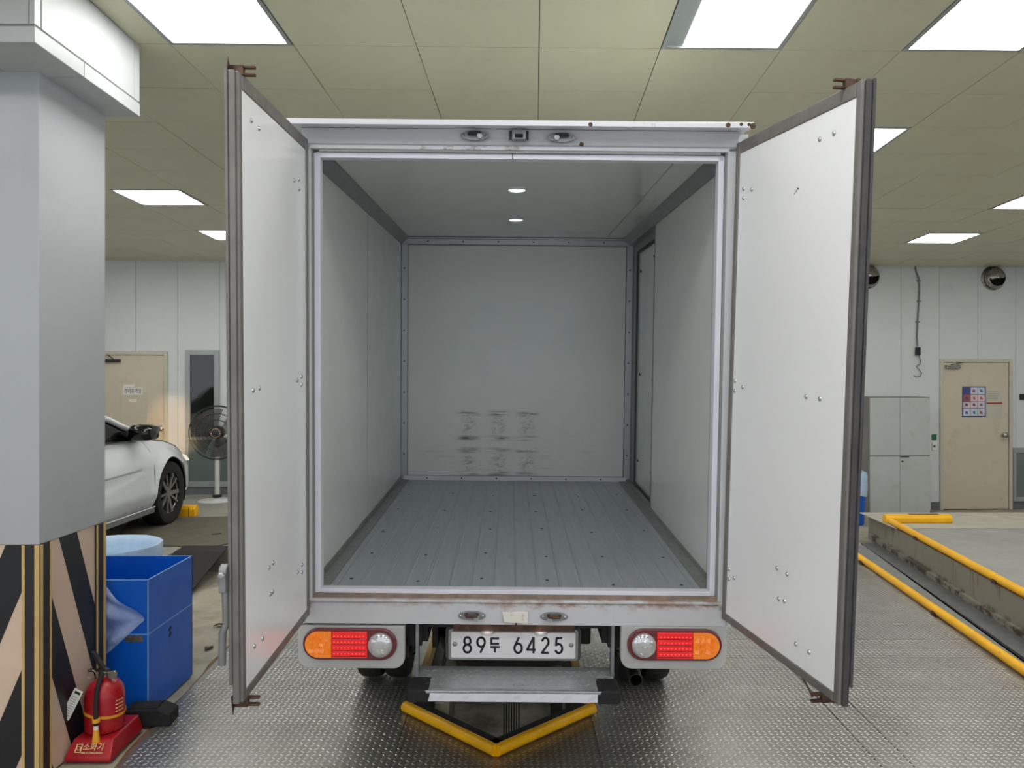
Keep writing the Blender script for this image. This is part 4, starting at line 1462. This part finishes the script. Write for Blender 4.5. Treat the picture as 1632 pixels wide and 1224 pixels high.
def bagf(u, v):
    # crumpled wedge: two folds hanging over the box front, its tip pointing right
    z = .69 - .37 * v
    xr = -2.06 + .215 * (1 - abs(v - .52) / .52) ** .9
    x_ = -2.41 + u * (xr + 2.41)
    y_ = 3.835 - .022 * math.sin(u * 9 + v * 5) - .018 * math.sin(v * 14 + u * 11) - .012 * math.sin(u * 23 - v * 9)
    return (x_, y_, z)


bag.grid(bagf, 34, 34)
bo = bag.build('plastic_bag', 'clear_bag', smooth=60, label='clear plastic bag hanging on the front of the blue box', category='bag')

# ---- round bin with a pale blue bag
rb_ = thing('waste_bin', 'round bin lined with a pale blue bag behind the blue box', 'bin', (-2.56, 4.88, 0))
MB().lathe([(.24, 0), (.25, .01), (.285, .50), (.285, .54), (.275, .54), (.24, .02), (0, .02)], n=32).build('bin_body', 'bin_plastic', rb_, smooth=40)
n = 40
pts = []
prof = [(.308, .47), (.316, .56), (.318, .64), (.312, .658), (.296, .655), (.28, .60), (.26, .45), (.15, .40), (0, .39)]
vs, fs = [], []
for k, (r_, z_) in enumerate(prof):
    for i in range(n):
        a = 2 * PI * i / n
        j = (math.sin(a * 9 + k) * .007 + math.sin(a * 17 + k * 2) * .004) * (1 if k not in (2, 3) else .45)
        vs.append(((r_ + j) * math.cos(a), (r_ + j) * math.sin(a), z_ + (math.sin(a * 5) * .012 if k == 0 else 0)))
for k in range(len(prof) - 1):
    for i in range(n):
        fs.append((k * n + i, k * n + (i + 1) % n, (k + 1) * n + (i + 1) % n, (k + 1) * n + i))
MB().add(vs, fs).build('bag_liner', 'bin_bag', rb_, smooth=70)

# ---- mats
MB().prism([(-4.1, 8.25), (-2.45, 8.55), (-2.45, 7.25), (-2.66, 6.93), (-3.6, 6.93)], 'z', .2005, .212).build('floor_mat', 'grey_mat', bevel=.004, label='grey-brown carpet mat on the slab in front of the car', category='mat')
bm_ = MB()
prf = [(6.90, .203), (6.70, .195), (6.2, .03), (5.75, .003)]


def rmat(u, v):
    k = min(int(v * 3), 2)
    f = v * 3 - k
    y_ = prf[k][0] + (prf[k + 1][0] - prf[k][0]) * f
    z_ = prf[k][1] + (prf[k + 1][1] - prf[k][1]) * f
    return y_, z_


xs0, xs1 = -2.94, -2.50
vs, fs = [], []
for i, (y_, z_) in enumerate(prf):
    xr = xs1 - (.05 if i == 0 else 0) - .07 * (6.9 - y_)
    vs += [(xs0, y_, z_ + .001), (xr, y_, z_ + .001), (xs0, y_, z_ + .013), (xr, y_, z_ + .013)]
for i in range(3):
    a, b = i * 4, i * 4 + 4
    fs += [(a, a + 1, b + 1, b), (a + 2, b + 2, b + 3, a + 3), (a, b, b + 2, a + 2), (a + 1, a + 3, b + 3, b + 1)]
fs += [(0, 2, 3, 1), (12, 13, 15, 14)]
MB().add(vs, fs).build('floor_mat', 'black_mat', label='black rubber mat sloping down behind the blue box', category='mat')
MB().obox((-2.86, 7.45, .214), (.09, .03, .004), (0, 0, .7)).build('leaf_litter', 'rubber', label='small dark scrap lying on the grey-brown mat', category='scrap')
for i, (x_, y_, l_) in enumerate(((-2.02, 5.35, 'dark curled leaf on the concrete right of the blue box, farther one'), (-1.93, 4.9, 'dark curled leaf on the concrete right of the blue box, nearer one'))):
    lf = MB()

    def leaf_f(u, v):
        w__ = .022 * math.sin(PI * u)
        return ((u - .5) * .11, (v - .5) * 2 * w__, .006 + .02 * (v - .5) ** 2 + .008 * math.sin(u * 5))
    lf.grid(leaf_f, 8, 4)
    o_ = lf.build('dry_leaf', 'rust_metal', loc=(x_, y_, -.012), rot=(0, 0, .5 + i), label=l_, category='leaf')
    m_ = o_.modifiers.new('thick', 'SOLIDIFY')
    m_.thickness = .0015
# yellow stop before the car's wheel
ws2 = thing('wheel_stop', 'short yellow block on the floor in front of the white car wheel', 'wheel stop', (-3.60, 8.50, .2))
MB().prism([(-.06, 0), (.06, 0), (.06, .08), (.03, .12), (-.03, .12), (-.06, .08)], 'x', -.25, .12).build('bar', 'yellow_paint', ws2, bevel=.01)
MB().box(.05, .056, -.062, .062, .0, .10).build('joint_line', 'stripe_black', ws2)

# ---- white car
car = thing('car', 'white sedan with black mirror parked nose to the wall behind the pillar', 'car', (-4.43, 8.0, .2))
HWc = .90


def lerp_tab(tab, t):
    for (a, va), (b, vb) in zip(tab[:-1], tab[1:]):
        if t <= b:
            f = (t - a) / (b - a)
            f = f * f * (3 - 2 * f) * .35 + f * .65
            return va + (vb - va) * f
    return tab[-1][1]


WID = [(-3.75, .70), (-3.5, .82), (-2.7, .89), (-1.0, .90), (-.2, .895), (.25, .88), (.55, .83), (.75, .74), (.86, .58)]
BELT = [(-3.75, .92), (-3.3, .98), (-2.0, .96), (-1.0, .935), (-.5, .915), (0, .86), (.4, .77), (.7, .66), (.86, .56)]
SILL = [(-3.75, .36), (-3.3, .30), (-2.9, .23), (.3, .23), (.7, .22), (.86, .25)]
WH = [(0.0, .33), (-2.72, .33)]
RA = .375


def side_x(y, z):
    w_ = lerp_tab(WID, y)
    zs, zb_ = lerp_tab(SILL, y), lerp_tab(BELT, y)
    t = (z - zs) / (zb_ - zs)
    x_ = w_ - .07 * max(0, (.22 - t) / .22) ** 1.5 - .085 * max(0, (t - .62) / .38) ** 1.6
    # pressed facet in the door
    q = -.33 - y
    if q > 0 and y > -2.3:
        zu = .66 - .02 * q
        zl = .66 - .17 * q
        if zl < z < zu - 1e-4:
            x_ -= .030 * (z - zl) / max(.06, zu - zl) * min(1, q * 2)
        elif z >= zu - 1e-4:
            x_ += .006 * max(0, 1 - (z - zu) / .12) * min(1, q * 2)
    # flare round the wheel arches
    for wy_, wz_ in WH:
        d_ = math.hypot(y - wy_, z - wz_)
        if d_ < RA + .10:
            x_ += .022 * max(0, 1 - (d_ - RA) / .10)
    return x_


def body_side(sgn):
    ny, nz = 170, 28
    y0_, y1_ = -3.75, .86
    V_, idx = [], {}
    F_ = []
    def inside(y, z):
        return any(math.hypot(y - a, z - b) < RA for a, b in WH)
    P_ = [[None] * (nz + 1) for _ in range(ny + 1)]
    for i in range(ny + 1):
        y = y0_ + (y1_ - y0_) * i / ny
        zs, zb_ = lerp_tab(SILL, y), lerp_tab(BELT, y)
        for j in range(nz + 1):
            zc_ = .66 - .02 * max(0, -.33 - y)
            zc_ = min(max(zc_, zs + .3 * (zb_ - zs)), zs + .8 * (zb_ - zs))
            jm = 16
            z = zs + (zc_ - zs) * j / jm if j <= jm else zc_ + (zb_ - zc_) * (j - jm) / (nz - jm)
            P_[i][j] = (y, z, inside(y, z))
    for i in range(ny):
        for j in range(nz):
            q = [(i, j), (i + 1, j), (i + 1, j + 1), (i, j + 1)]
            if all(P_[a][b][2] for a, b in q):
                continue
            f_ = []
            for a, b in q:
                if (a, b) not in idx:
                    y, z, ins = P_[a][b]
                    if ins:
                        for wy_, wz_ in WH:
                            d_ = math.hypot(y - wy_, z - wz_)
                            if d_ < RA:
                                k_ = RA / max(d_, 1e-4)
                                y, z = wy_ + (y - wy_) * k_, wz_ + (z - wz_) * k_
                    idx[(a, b)] = len(V_)
                    V_.append((sgn * side_x(y, z), y, z))
                f_.append(idx[(a, b)])
            F_.append(tuple(f_))
    return V_, F_


for sg in (1, -1):
    v_, f_ = body_side(sg)
    MB().add(v_, f_).build('body_side', 'car_white', car, smooth=35)


def hood(u, v):
    y = -.62 + 1.48 * v
    xb = side_x(y, lerp_tab(BELT, y))
    s_ = u * 2 - 1
    z = lerp_tab(BELT, y) + .085 * (1 - abs(s_) ** 2.4) * (1 - .5 * v) + .012 * math.exp(-((abs(s_) - .62) / .08) ** 2)
    return (s_ * xb, y, z)


MB().grid(hood, 28, 26).build('hood', 'car_white', car, smooth=40)
for sg in (1, -1):
    hs = MB()
    hs.tube([(sg * (side_x(y, lerp_tab(BELT, y)) - .02), y, lerp_tab(BELT, y) + .012) for y in [-.5 + i * .1 for i in range(12)]], .006, 5)
    hs.build('hood_gap', 'car_black', car)


def fr(u, v):
    s_ = u * 2 - 1
    y = .86 + .07 * (1 - s_ * s_)
    return (s_ * .58, y - .05 * abs(v - .5), .25 + .31 * v)


MB().grid(fr, 16, 8).build('front_bumper', 'car_white', car, smooth=50)
MB().box(-.45, .45, .90, .935, .30, .46).build('grille', 'car_black', car, bevel=.02)
MB().box(-.7, .7, -3.77, -3.72, .34, .92).build('rear_bumper', 'car_white', car, bevel=.02)


def boot(u, v):
    y = -3.75 + .6 * v
    xb = side_x(y, lerp_tab(BELT, y))
    s_ = u * 2 - 1
    return (s_ * xb, y, lerp_tab(BELT, y) + .05 * (1 - abs(s_) ** 2.4))


MB().grid(boot, 16, 6).build('boot_lid', 'car_white', car, smooth=40)
# greenhouse: roof skin, windscreen, side glass, pillars
AP0, AP1, RP1, CP0 = (-.50, .925), (-1.62, 1.345), (-2.45, 1.35), (-3.2, .99)


def gx(z):
    return .835 - .42 * (z - .92)


for sg in (1, -1):
    gl = MB()
    poly = [(AP0[0] - .10, AP0[1]), (AP1[0] + .02, AP1[1] - .015), (RP1[0], RP1[1] - .02), (CP0[0] + .15, CP0[1])]
    vs = [(sg * (gx(z) + .004), y, z) for y, z in poly] + [(sg * (gx(z) - .01), y, z) for y, z in poly]
    gl.add(vs, [(0, 1, 2, 3), (7, 6, 5, 4), (0, 4, 5, 1), (1, 5, 6, 2), (2, 6, 7, 3), (3, 7, 4, 0)])
    gl.build('side_glass', 'car_glass', car)
for sg in (1, -1):
    ap = MB()
    ap.tube([(sg * (gx(AP0[1]) + .0), AP0[0] + .08, AP0[1]), (sg * gx(1.12), -.98, 1.135), (sg * gx(AP1[1]), AP1[0], AP1[1]), (sg * gx(1.40), -2.0, 1.375), (sg * gx(RP1[1]), RP1[0], RP1[1]), (sg * gx(CP0[1]), CP0[0], CP0[1])], .028, 8)
    ap.build('roof_pillar', 'car_white', car, smooth=60)


def roof(u, v):
    s_ = u * 2 - 1
    y = -1.6 - .9 * v
    return (s_ * gx(1.35), y, 1.36 + .06 * (1 - s_ * s_) + .02 * math.sin(PI * v))


MB().grid(roof, 14, 8).build('roof', 'car_white', car, smooth=60)


def screen(u, v):
    s_ = u * 2 - 1
    y = -.46 - 1.15 * v + .12 * (1 - s_ * s_)
    z = .93 + .42 * v + .06 * (1 - s_ * s_)
    return (s_ * (gx(.93 + .42 * v) - .01), y, z)


MB().grid(screen, 14, 8).build('windscreen', 'car_glass', car, smooth=60)


def rscreen(u, v):
    s_ = u * 2 - 1
    return (s_ * (gx(1.35 - .36 * v) - .01), -2.48 - .74 * v, 1.35 - .36 * v + .05 * (1 - s_ * s_))


MB().grid(rscreen, 10, 6).build('rear_screen', 'car_glass', car, smooth=60)
for sg in (1, -1):
    bl = MB()
    bl.tube([(sg * (gx(.92) + .008), y, lerp_tab(BELT, y) + .004) for y in (-.55, -.9, -1.3, -2, -2.8, -3.1)], .009, 6)
    bl.build('belt_moulding', 'car_black', car)
# mirrors
for sg in (1, -1):
    mr = MB()
    prof_ = [(.0, -.13), (.045, -.128), (.068, -.10), (.074, -.04), (.07, .05), (.052, .10), (0, .115)]
    m0 = MB().lathe(prof_, (0, 0, 0), (1, 0, 0), n=4 * 5)
    m0.v = [(p[0], math.copysign(abs(p[1]) ** .7 * .45 ** 0 * .16 ** .3, p[1]) * .9, math.copysign(abs(p[2]) ** .7 * .16 ** .3, p[2]) * .9) for p in m0.v]
    mr.add([(sg * (.97 + p[0] * .95), -.75 + p[1] * 1.35, 1.005 + p[2] * .95) for p in m0.v], m0.f)
    mr.obox((sg * .86, -.72, .955), (.10, .09, .03))
    mr.build('wing_mirror', 'car_black', car, smooth=50)
# seams and skirts
for sg in (1, -1):
    sm = MB()
    sm.tube([(sg * (side_x(y, z) - .0015), y, z) for y, z in [(-.50, .90), (-.42, .80), (-.395, .66), (-.40, .5), (-.41, .36), (-.43, .27)]], .004, 5)
    sm.tube([(sg * (side_x(-1.52, z) - .0015), -1.52, z) for z in (.26, .4, .6, .8, .93)], .004, 5)
    sm.build('door_seam', 'wall_gap', car)
for sg in (1, -1):
    sk = MB()
    a = [(sg * .845, -2.33, .215), (sg * .845, -.37, .215)]
    sk.bar(a[0], a[1], .09, .05)
    sk.build('side_skirt', 'joint_grey', car, bevel=.01)
for sg in (1, -1):
    sk = MB()
    sk.tube([(sg * .888, -2.33, .247), (sg * .888, -.37, .247)], .006, 6)
    sk.build('skirt_trim', 'trim_white', car)
MB().box(-.74, .74, -3.4, .45, .19, .26).build('underbody', 'car_black', car)
for wy_, wz_ in WH:
    for sg in (1, -1):
        la = MB()
        n_ = 20
        vs = []
        for i in range(n_ + 1):
            a = -.35 + (PI + .7) * i / n_
            for xx in (sg * .875, sg * .60):
                vs.append((xx, wy_ + RA * math.cos(a), wz_ + RA * math.sin(a)))
        fs = [(2 * i, 2 * i + 1, 2 * i + 3, 2 * i + 2) for i in range(n_)]
        fs.append(tuple(2 * i + 1 for i in range(n_ + 1)))
        la.add(vs, fs)
        la.build('arch_liner', 'car_black', car)
ty = MB().lathe([(.215, -.09), (.27, -.105), (.315, -.098), (.328, -.07), (.33, 0), (.328, .07), (.315, .098), (.27, .105), (.215, .09)], (0, 0, 0), (1, 0, 0), n=40, closed=True).mesh('tyre', 'tyre', 50)
rmb = MB()
rmb.lathe([(.216, .085), (.222, .09), (.222, .075), (.205, .06), (.200, -.06)], (0, 0, 0), (1, 0, 0), n=40, caps=False)
rmb.lathe([(0, .068), (.035, .070), (.045, .060), (.045, .03)], (0, 0, 0), (1, 0, 0), n=16)
for i in range(10):
    a = 2 * PI * i / 10 + (.12 if i % 2 else -.12)
    p0 = Vector((.06, .035 * math.cos(a), .035 * math.sin(a)))
    a2 = 2 * PI * i / 10 + (.05 if i % 2 else -.05)
    p1 = Vector((.075, .21 * math.cos(a2), .21 * math.sin(a2)))
    rmb.bar(p0, p1, .024 if i % 2 else .042, .02, up=(1, 0, 0))
rim_me = rmb.mesh('rim', 'rim', 40)
bk_me = MB().cyl((.0, 0, 0), (.02, 0, 0), .2, n=28).mesh('brake_disc', 'car_black', 40)
for wy_, wz_ in WH:
    for sg in (1, -1):
        o = share('wheel', ty, car, (sg * .79, wy_, .33), (0, 0, 0 if sg > 0 else PI))
        share('rim', rim_me, o, (0, 0, 0))
        share('brake_disc', bk_me, o, (0, 0, 0))
for sg in (1, -1):
    hl_ = MB()
    hl_.prism([(.58, .60), (.70, .60), (.60, .665), (.52, .685)], 'x', sg * .765 - .03, sg * .765 + .025)
    hl_.build('headlight', 'headlight', car, bevel=.008)
# the lit headlight throws a warm beam on the wall
ld_ = bpy.data.lights.new('headlight_beam', 'SPOT')
ld_.energy = 30
ld_.color = (1, .62, .28)
ld_.spot_size = R(38)
ld_.spot_blend = .5
ld_.shadow_soft_size = .05
lo_ = bpy.data.objects.new('headlight_beam', ld_)
COL.objects.link(lo_)
lo_.parent = car
lo_.location = (.55, .98, .62)
lo_.rotation_euler = Vector((-.42, 1.0, .24)).to_track_quat('-Z', 'Y').to_euler()

# ---- standing fan
fan = thing('standing_fan', 'large round wire-cage fan on a white pole behind the white car', 'fan', (-3.66, 9.55, .2), R(10))
zc = .85
MB().lathe([(.22, 0), (.225, .006), (.21, .018), (.05, .03), (.045, .06), (0, .06)], n=36).build('base_plate', 'fan_white', fan, smooth=40)
MB().lathe([(.055, .05), (.058, .06), (.058, .078), (.03, .085)], n=20).build('pole_collar', 'black_plastic', fan, smooth=40)
MB().cyl((0, 0, .05), (0, 0, .66), .03, n=16).build('pole', 'fan_white', fan, smooth=40)
MB().cyl((0, .02, .60), (0, .05, zc - .05), .026, .03, n=14).build('neck', 'dark_metal', fan, smooth=40)
MB().lathe([(.0, .16), (.06, .15), (.08, .10), (.08, .02), (.05, 0)], (0, .0, zc), (0, 1, 0), n=20).build('motor', 'dark_metal', fan, smooth=50)
cg = MB()
RF = .335
for r_, yo in ((RF, 0), (RF * .975, -.03), (RF * .70, -.075), (RF * .48, -.085), (RF * .2, -.09), (RF * .7, .05), (RF * .45, .06)):
    cg.ring((0, yo, zc), (0, 1, 0), r_, .0055 if r_ > RF * .9 else .0032, 48, 5)
for i in range(72):
    a = 2 * PI * i / 72
    c_, s_ = math.cos(a), math.sin(a)
    cg.tube([(c_ * r_, y_, zc + s_ * r_) for r_, y_ in ((RF * .18, -.09), (RF * .5, -.085), (RF * .8, -.065), (RF * .975, -.03), (RF, 0))], .0013, 3)
cg.build('cage', 'fan_wire', fan)
hbm = MB().lathe([(0, -.102), (.045, -.10), (.062, -.09), (.062, -.08), (.045, -.075)], (0, 0, zc), (0, 1, 0), n=24)
hb_ = hbm.build('hub_badge', 'dark_metal', fan, smooth=40)
pn = MB()
for i in range(16):
    a = 2 * PI * i / 16
    pn.obox((math.cos(a) * .053, -.102, zc + math.sin(a) * .053), (.006, .003, .012), (0, -a + PI / 2, 0))
pn.build('badge_studs', 'gold', hb_, kind='stuff')
for i in range(4):
    a0 = PI / 2 * i + .4
    bl_ = MB()

    def bf(u, v):
        r_ = .05 + .25 * u
        a = a0 + (v - .5) * (1.0 + .35 * u)
        return (r_ * math.cos(a), -.02 + .06 * (v - .5), zc + r_ * math.sin(a))
    bl_.grid(bf, 8, 8)
    b_ = bl_.build('blade', 'fan_blade', fan, smooth=60)
    sd_ = b_.modifiers.new('thick', 'SOLIDIFY')
    sd_.thickness = .002

# ---- back wall, left: beige door, sidelight, glazing
def wall_door(n_, label, xa, xb, z0, z1, knob_right=True):
    w_ = xb - xa
    t = wall_thing('door_%d' % n_, label, 'door', (xa + xb) / 2, 0, kind='structure')
    h = w_ / 2
    f = MB()
    f.box(-h, -h + .045, -.03, .02, z0, z1)
    f.box(h - .045, h, -.03, .02, z0, z1)
    f.box(-h + .045, h - .045, -.03, .02, z1 - .045, z1)
    f.build('door_frame', 'door_frame', t, bevel=.004)
    leaf = MB().box(-h + .05, h - .05, -.012, .02, z0 + .012, z1 - .05).build('door_leaf', 'beige_door', t, bevel=.003)
    MB().box(-h + .045, h - .045, -.006, .02, z0, z1 - .045).build('door_gap', 'dark_void', t)
    kx = (h - .12) if knob_right else (-h + .12)
    return t, leaf, h, kx


t, leaf, h, kx = wall_door(1, 'beige door with a white name plate behind the white car', -5.43, -4.513, .19, 2.078)
kb = MB().lathe([(.028, 0), (.028, -.008), (.012, -.015), (.012, -.04), (.03, -.05), (.034, -.07), (.02, -.085), (0, -.088)], (h - .065, -.012, 1.07), (0, 1, 0), n=20)
kb.build('door_knob', 'steel', leaf, smooth=50)
cl = MB().box(-.40, -.14, -.055, -.012, 1.935, 1.975).build('door_closer', 'dark_metal', leaf, bevel=.006)
MB().bar((-.22, -.05, 1.975), (-.30, -.05, 2.035), .02, .008).build('closer_arm', 'dark_metal', cl)
sx_ = (-5.093 - 4.828) / 2 - (-5.43 - 4.513) / 2
sgn_ = MB().box(sx_ - .128, sx_ + .128, -.018, -.012, 1.51, 1.605).build('name_plate', 'paper', leaf, bevel=.001)
text('lettering', '경비휴게실', .07, 'ink', sgn_, (sx_, -.0195, 1.557), (R(90), 0, 0), width=.215, depth=.0008)
MB().box(sx_ - .12, sx_ + .02, -.016, -.012, 1.61, 1.645).build('paper_strip', 'paper', leaf)
fr_ = MB()
for q in ((sx_ - .165, sx_ - .150, .45, 1.495), (sx_ + .170, sx_ + .185, .45, 1.495), (sx_ - .15, sx_ + .17, 1.48, 1.495), (sx_ - .15, sx_ + .17, 1.215, 1.225), (sx_ - .15, sx_ + .17, .45, .465)):
    fr_.box(q[0], q[1], -.016, -.012, q[2], q[3])
fr_.build('hatch_outline', 'door_frame', leaf)
MB().box(sx_ - .05, sx_ + .05, -.015, -.012, 1.42, 1.455).build('small_label', 'paper', leaf)

w1 = wall_thing('window_1', 'tall narrow window in a grey frame beside the beige door', 'window', -4.064, 0, kind='structure')
f = MB()
for q in ((-.215, -.155, .96, 2.096), (.155, .215, .96, 2.096), (-.155, .155, 2.03, 2.096)):
    f.box(q[0], q[1], -.04, .02, q[2], q[3])
f.build('window_frame', 'alu_frame', w1, bevel=.004)
MB().box(-.155, .155, -.012, -.004, .96, 2.03).build('pane', 'pane_dark', w1)
w2 = wall_thing('window_2', 'low wide pane of greenish glass behind the standing fan', 'window', -3.1, 0, kind='structure')
f = MB()
for q in ((-1.18, .60, .92, .958), (-1.18, .60, .30, .37), (.54, .60, .37, .92), (-1.18, -1.14, .37, .92)):
    f.box(q[0], q[1], -.04, .02, q[2], q[3])
f.build('window_frame', 'alu_frame', w2, bevel=.004)
MB().box(-1.14, .54, -.012, -.004, .37, .92).build('pane', 'pane_glass', w2)

# ---- back wall, right: beige door with poster, cabinet, vents, cable
t, leaf, h, kx = wall_door(2, 'beige door with a poster and notices beside the grey cabinet', 5.868, 6.889, -.08, 1.993)
kb = MB().lathe([(.03, 0), (.03, -.008), (.014, -.015), (.014, -.045), (.034, -.055), (.038, -.075), (.022, -.092), (0, -.095)], (6.755 - 6.3785, -.012, .948), (0, 1, 0), n=20)
kb.build('door_knob', 'steel', leaf, smooth=50)
cl = MB().box(-.44, -.24, -.06, -.012, 1.86, 1.91).build('door_closer', 'steel', leaf, bevel=.006)
MB().bar((-.38, -.055, 1.91), (-.2, -.05, 1.945), .02, .008).build('closer_arm', 'dark_metal', cl)
ps = wall_thing('poster', 'blue-edged safety poster of small pictures on the right beige door', 'poster', 6.346, 0)
MB().box(-.165, .165, -.02, -.0135, 1.195, 1.615).build('backing', 'poster_blue', ps)
rows_ = [(1.51, 1.60, ('poster_blue', 'poster_pale', 'poster_pale')), (1.41, 1.50, ('poster_red', 'poster_pink', 'poster_pink')), (1.32, 1.40, ('poster_pink', 'poster_pink', 'poster_pale')), (1.21, 1.31, ('poster_pale', 'poster_pale', 'poster_pale'))]
for z0_, z1_, cs in rows_:
    for i, c_ in enumerate(cs):
        xx = -.153 + i * .103
        o = MB().box(xx, xx + .097, -.0215, -.0198, z0_, z1_).build('picture_cell', c_, ps)
        MB().prism([(xx + .03 + random.uniform(-.01, .01), z0_ + .03), (xx + .07, z0_ + .025), (xx + .06, z0_ + .06), (xx + .035, z0_ + .065)], 'y', -.0225, -.0214).build('pictogram', 'poster_blue' if random.random() < .6 else 'poster_red', o)
nt = wall_thing('notice', 'two pale paper notices divided by a red line on the right beige door', 'notice', 6.635, 0)
MB().box(-.11, .11, -.0165, -.0125, 1.40, 1.56).build('sheet', 'door_frame', nt)
MB().box(-.11, .11, -.0165, -.0125, 1.20, 1.37).build('sheet', 'door_frame', nt)
MB().box(-.11, .11, -.0175, -.0125, 1.375, 1.395).build('red_line', 'ink_red', nt)
pl_ = MB()
for i in range(5):
    pl_.box(-.09, random.uniform(.03, .09), -.0172, -.0163, 1.54 - i * .025, 1.544 - i * .025)
pl_.build('print_lines', 'cabinet_side', nt, kind='stuff')

cab = thing('cabinet', 'grey four-door locker cabinet against the back wall', 'cabinet', (5.055, 10.30, -.08), WROT)
MB().box(-.405, .405, -.24, .20, 0, 1.56).build('body', 'cabinet_side', cab)
for i in (0, 1):
    for z0_, z1_ in ((.02, .785), (.797, 1.55)):
        dd_ = MB().box(-.40 + i * .401, -.003 + i * .401, -.258, -.241, z0_, z1_).build('door', 'cabinet', cab, bevel=.003)
        if i == 1 and z0_ < .1:
            MB().cyl((.03, -.258, .72), (.03, -.266, .72), .012, n=10).build('lock', 'dark_metal', dd_, smooth=40)
            MB().box(.0, .12, -.266, -.258, .775, .785).build('pull_edge', 'dark_metal', dd_)

bb_ = thing('waste_bin', 'small blue bin with a pale liner beside the grey cabinet', 'bin', (4.20, 9.55, -.08))
MB().lathe([(.15, 0), (.155, .01), (.185, .46), (.18, .46), (.15, .02), (0, .02)], n=28).build('bin_body', 'blue_plastic', bb_, smooth=40)
vs, fs = [], []
prof = [(.188, .36), (.195, .44), (.200, .60), (.190, .64), (.178, .58), (.165, .40)]
for k, (r_, z_) in enumerate(prof):
    for i in range(32):
        a = 2 * PI * i / 32
        j = math.sin(a * 8 + k) * .006
        vs.append(((r_ + j) * math.cos(a), (r_ + j) * math.sin(a), z_ + math.sin(a * 3) * .012))
for k in range(len(prof) - 1):
    for i in range(32):
        fs.append((k * 32 + i, k * 32 + (i + 1) % 32, (k + 1) * 32 + (i + 1) % 32, (k + 1) * 32 + i))
MB().add(vs, fs).build('bag_liner', 'bin_bag', bb_, smooth=70)


def vent(x_, z_, label):
    t_ = wall_thing('duct_vent', label, 'vent', x_, z_)
    MB().lathe([(.165, 0), (.168, -.012), (.150, -.03), (.146, -.012)], (0, 0, 0), (0, 1, 0), n=36).build('flange', 'steel', t_, smooth=40)
    # hooded half dome: upper part closed, lower right open
    vs_, fs_ = [], []
    nu_, nv_ = 36, 10
    for j in range(nv_ + 1):
        ph = PI / 2 * j / nv_
        for i in range(nu_):
            a = 2 * PI * i / nu_
            vs_.append((.148 * math.cos(a) * math.cos(ph), -.03 - .12 * math.sin(ph), .148 * math.sin(a) * math.cos(ph)))
    for j in range(nv_):
        for i in range(nu_):
            q = (j * nu_ + i, j * nu_ + (i + 1) % nu_, (j + 1) * nu_ + (i + 1) % nu_, (j + 1) * nu_ + i)
            cz_ = sum(vs_[k_][2] for k_ in q) / 4
            cx_ = sum(vs_[k_][0] for k_ in q) / 4
            if cz_ > -.015 + .12 * cx_:
                fs_.append(q)
            elif math.hypot(cx_, cz_) > .125:
                fs_.append(q)
    h_ = MB().add(vs_, fs_).build('hood', 'steel', t_, smooth=50)
    sm_ = h_.modifiers.new('thick', 'SOLIDIFY')
    sm_.thickness = .006
    MB().cyl((0, -.01, 0), (0, -.016, 0), .146, n=30).build('duct_mouth', 'dark_void', t_)
    mesh_ = MB()
    for i in range(5):
        mesh_.box(-.12, .12, -.032, -.028, -.11 + i * .022, -.107 + i * .022)
    mesh_.build('louvre', 'dark_metal', t_, kind='stuff')


vent(4.856, 3.115, 'round steel wall vent half hidden behind the right truck door')
vent(6.622, 3.105, 'round steel wall vent near the right edge of the photo')

cbk = wall_thing('hanging_cable', 'grey cable running down the wall from the ceiling to a black plug', 'cable', 5.55, 0)
MB().tube([(-.026, -.012, 3.27), (-.02, -.014, 3.2), (.02, -.014, 3.10), (.030, -.014, 2.95), (.02, -.014, 2.75), (.005, -.014, 2.5), (-.005, -.014, 2.3), (.0, -.02, 2.16)], .011, 8).build('cord', 'cable', cbk, smooth=60)
MB().box(-.03, .03, -.05, -.005, 2.04, 2.15).build('plug', 'black_plastic', cbk, bevel=.006)
MB().tube([(.01, -.03, 2.05), (.04, -.03, 1.96), (.03, -.03, 1.92), (-.02, -.03, 1.89), (.01, -.03, 1.85), (.05, -.03, 1.80), (.03, -.03, 1.75), (-.03, -.03, 1.745), (-.06, -.03, 1.765)], .007, 6).build('coiled_end', 'cable', cbk, smooth=60)
for zz_ in (3.06, 2.78, 2.5):
    MB().obox((.022 if zz_ > 2.6 else .005, -.012, zz_), (.05, .02, .02)).build('clip', 'cable', cbk)

sw2 = wall_thing('switch_plate', 'small wall tag, green above and white below, between cabinet and door', 'switch', 5.79, 0)
MB().box(-.03, .03, -.02, 0, .88, .96).build('green_plate', 'green', sw2, bevel=.003)
MB().box(-.03, .03, -.015, 0, .74, .85).build('white_plate', 'paper', sw2, bevel=.003)
MB().box(-.015, .015, -.017, -.014, .78, .81).build('blue_mark', 'poster_blue', sw2)
MB().box(-.06, .20, -.02, 0, 1.43, 1.51).build('wall_sign', 'dark_metal', loc=(7.06, wy(7.06), 0), rot=(0, 0, WROT), bevel=.004, label='small dark sign on the wall right of the beige door', category='sign')
w3 = wall_thing('window_3', 'low dark window at the right edge beside the beige door', 'window', 7.6, 0, kind='structure')
f = MB()
for q in ((-.70, .70, .70, .77), (-.70, .70, .03, .09), (-.70, -.66, .09, .70), (.64, .70, .09, .70)):
    f.box(q[0], q[1], -.03, .02, q[2], q[3])
f.build('window_frame', 'alu_frame', w3, bevel=.004)
MB().box(-.66, .64, -.012, -.004, .09, .70).build('pane', 'pane_glass', w3)
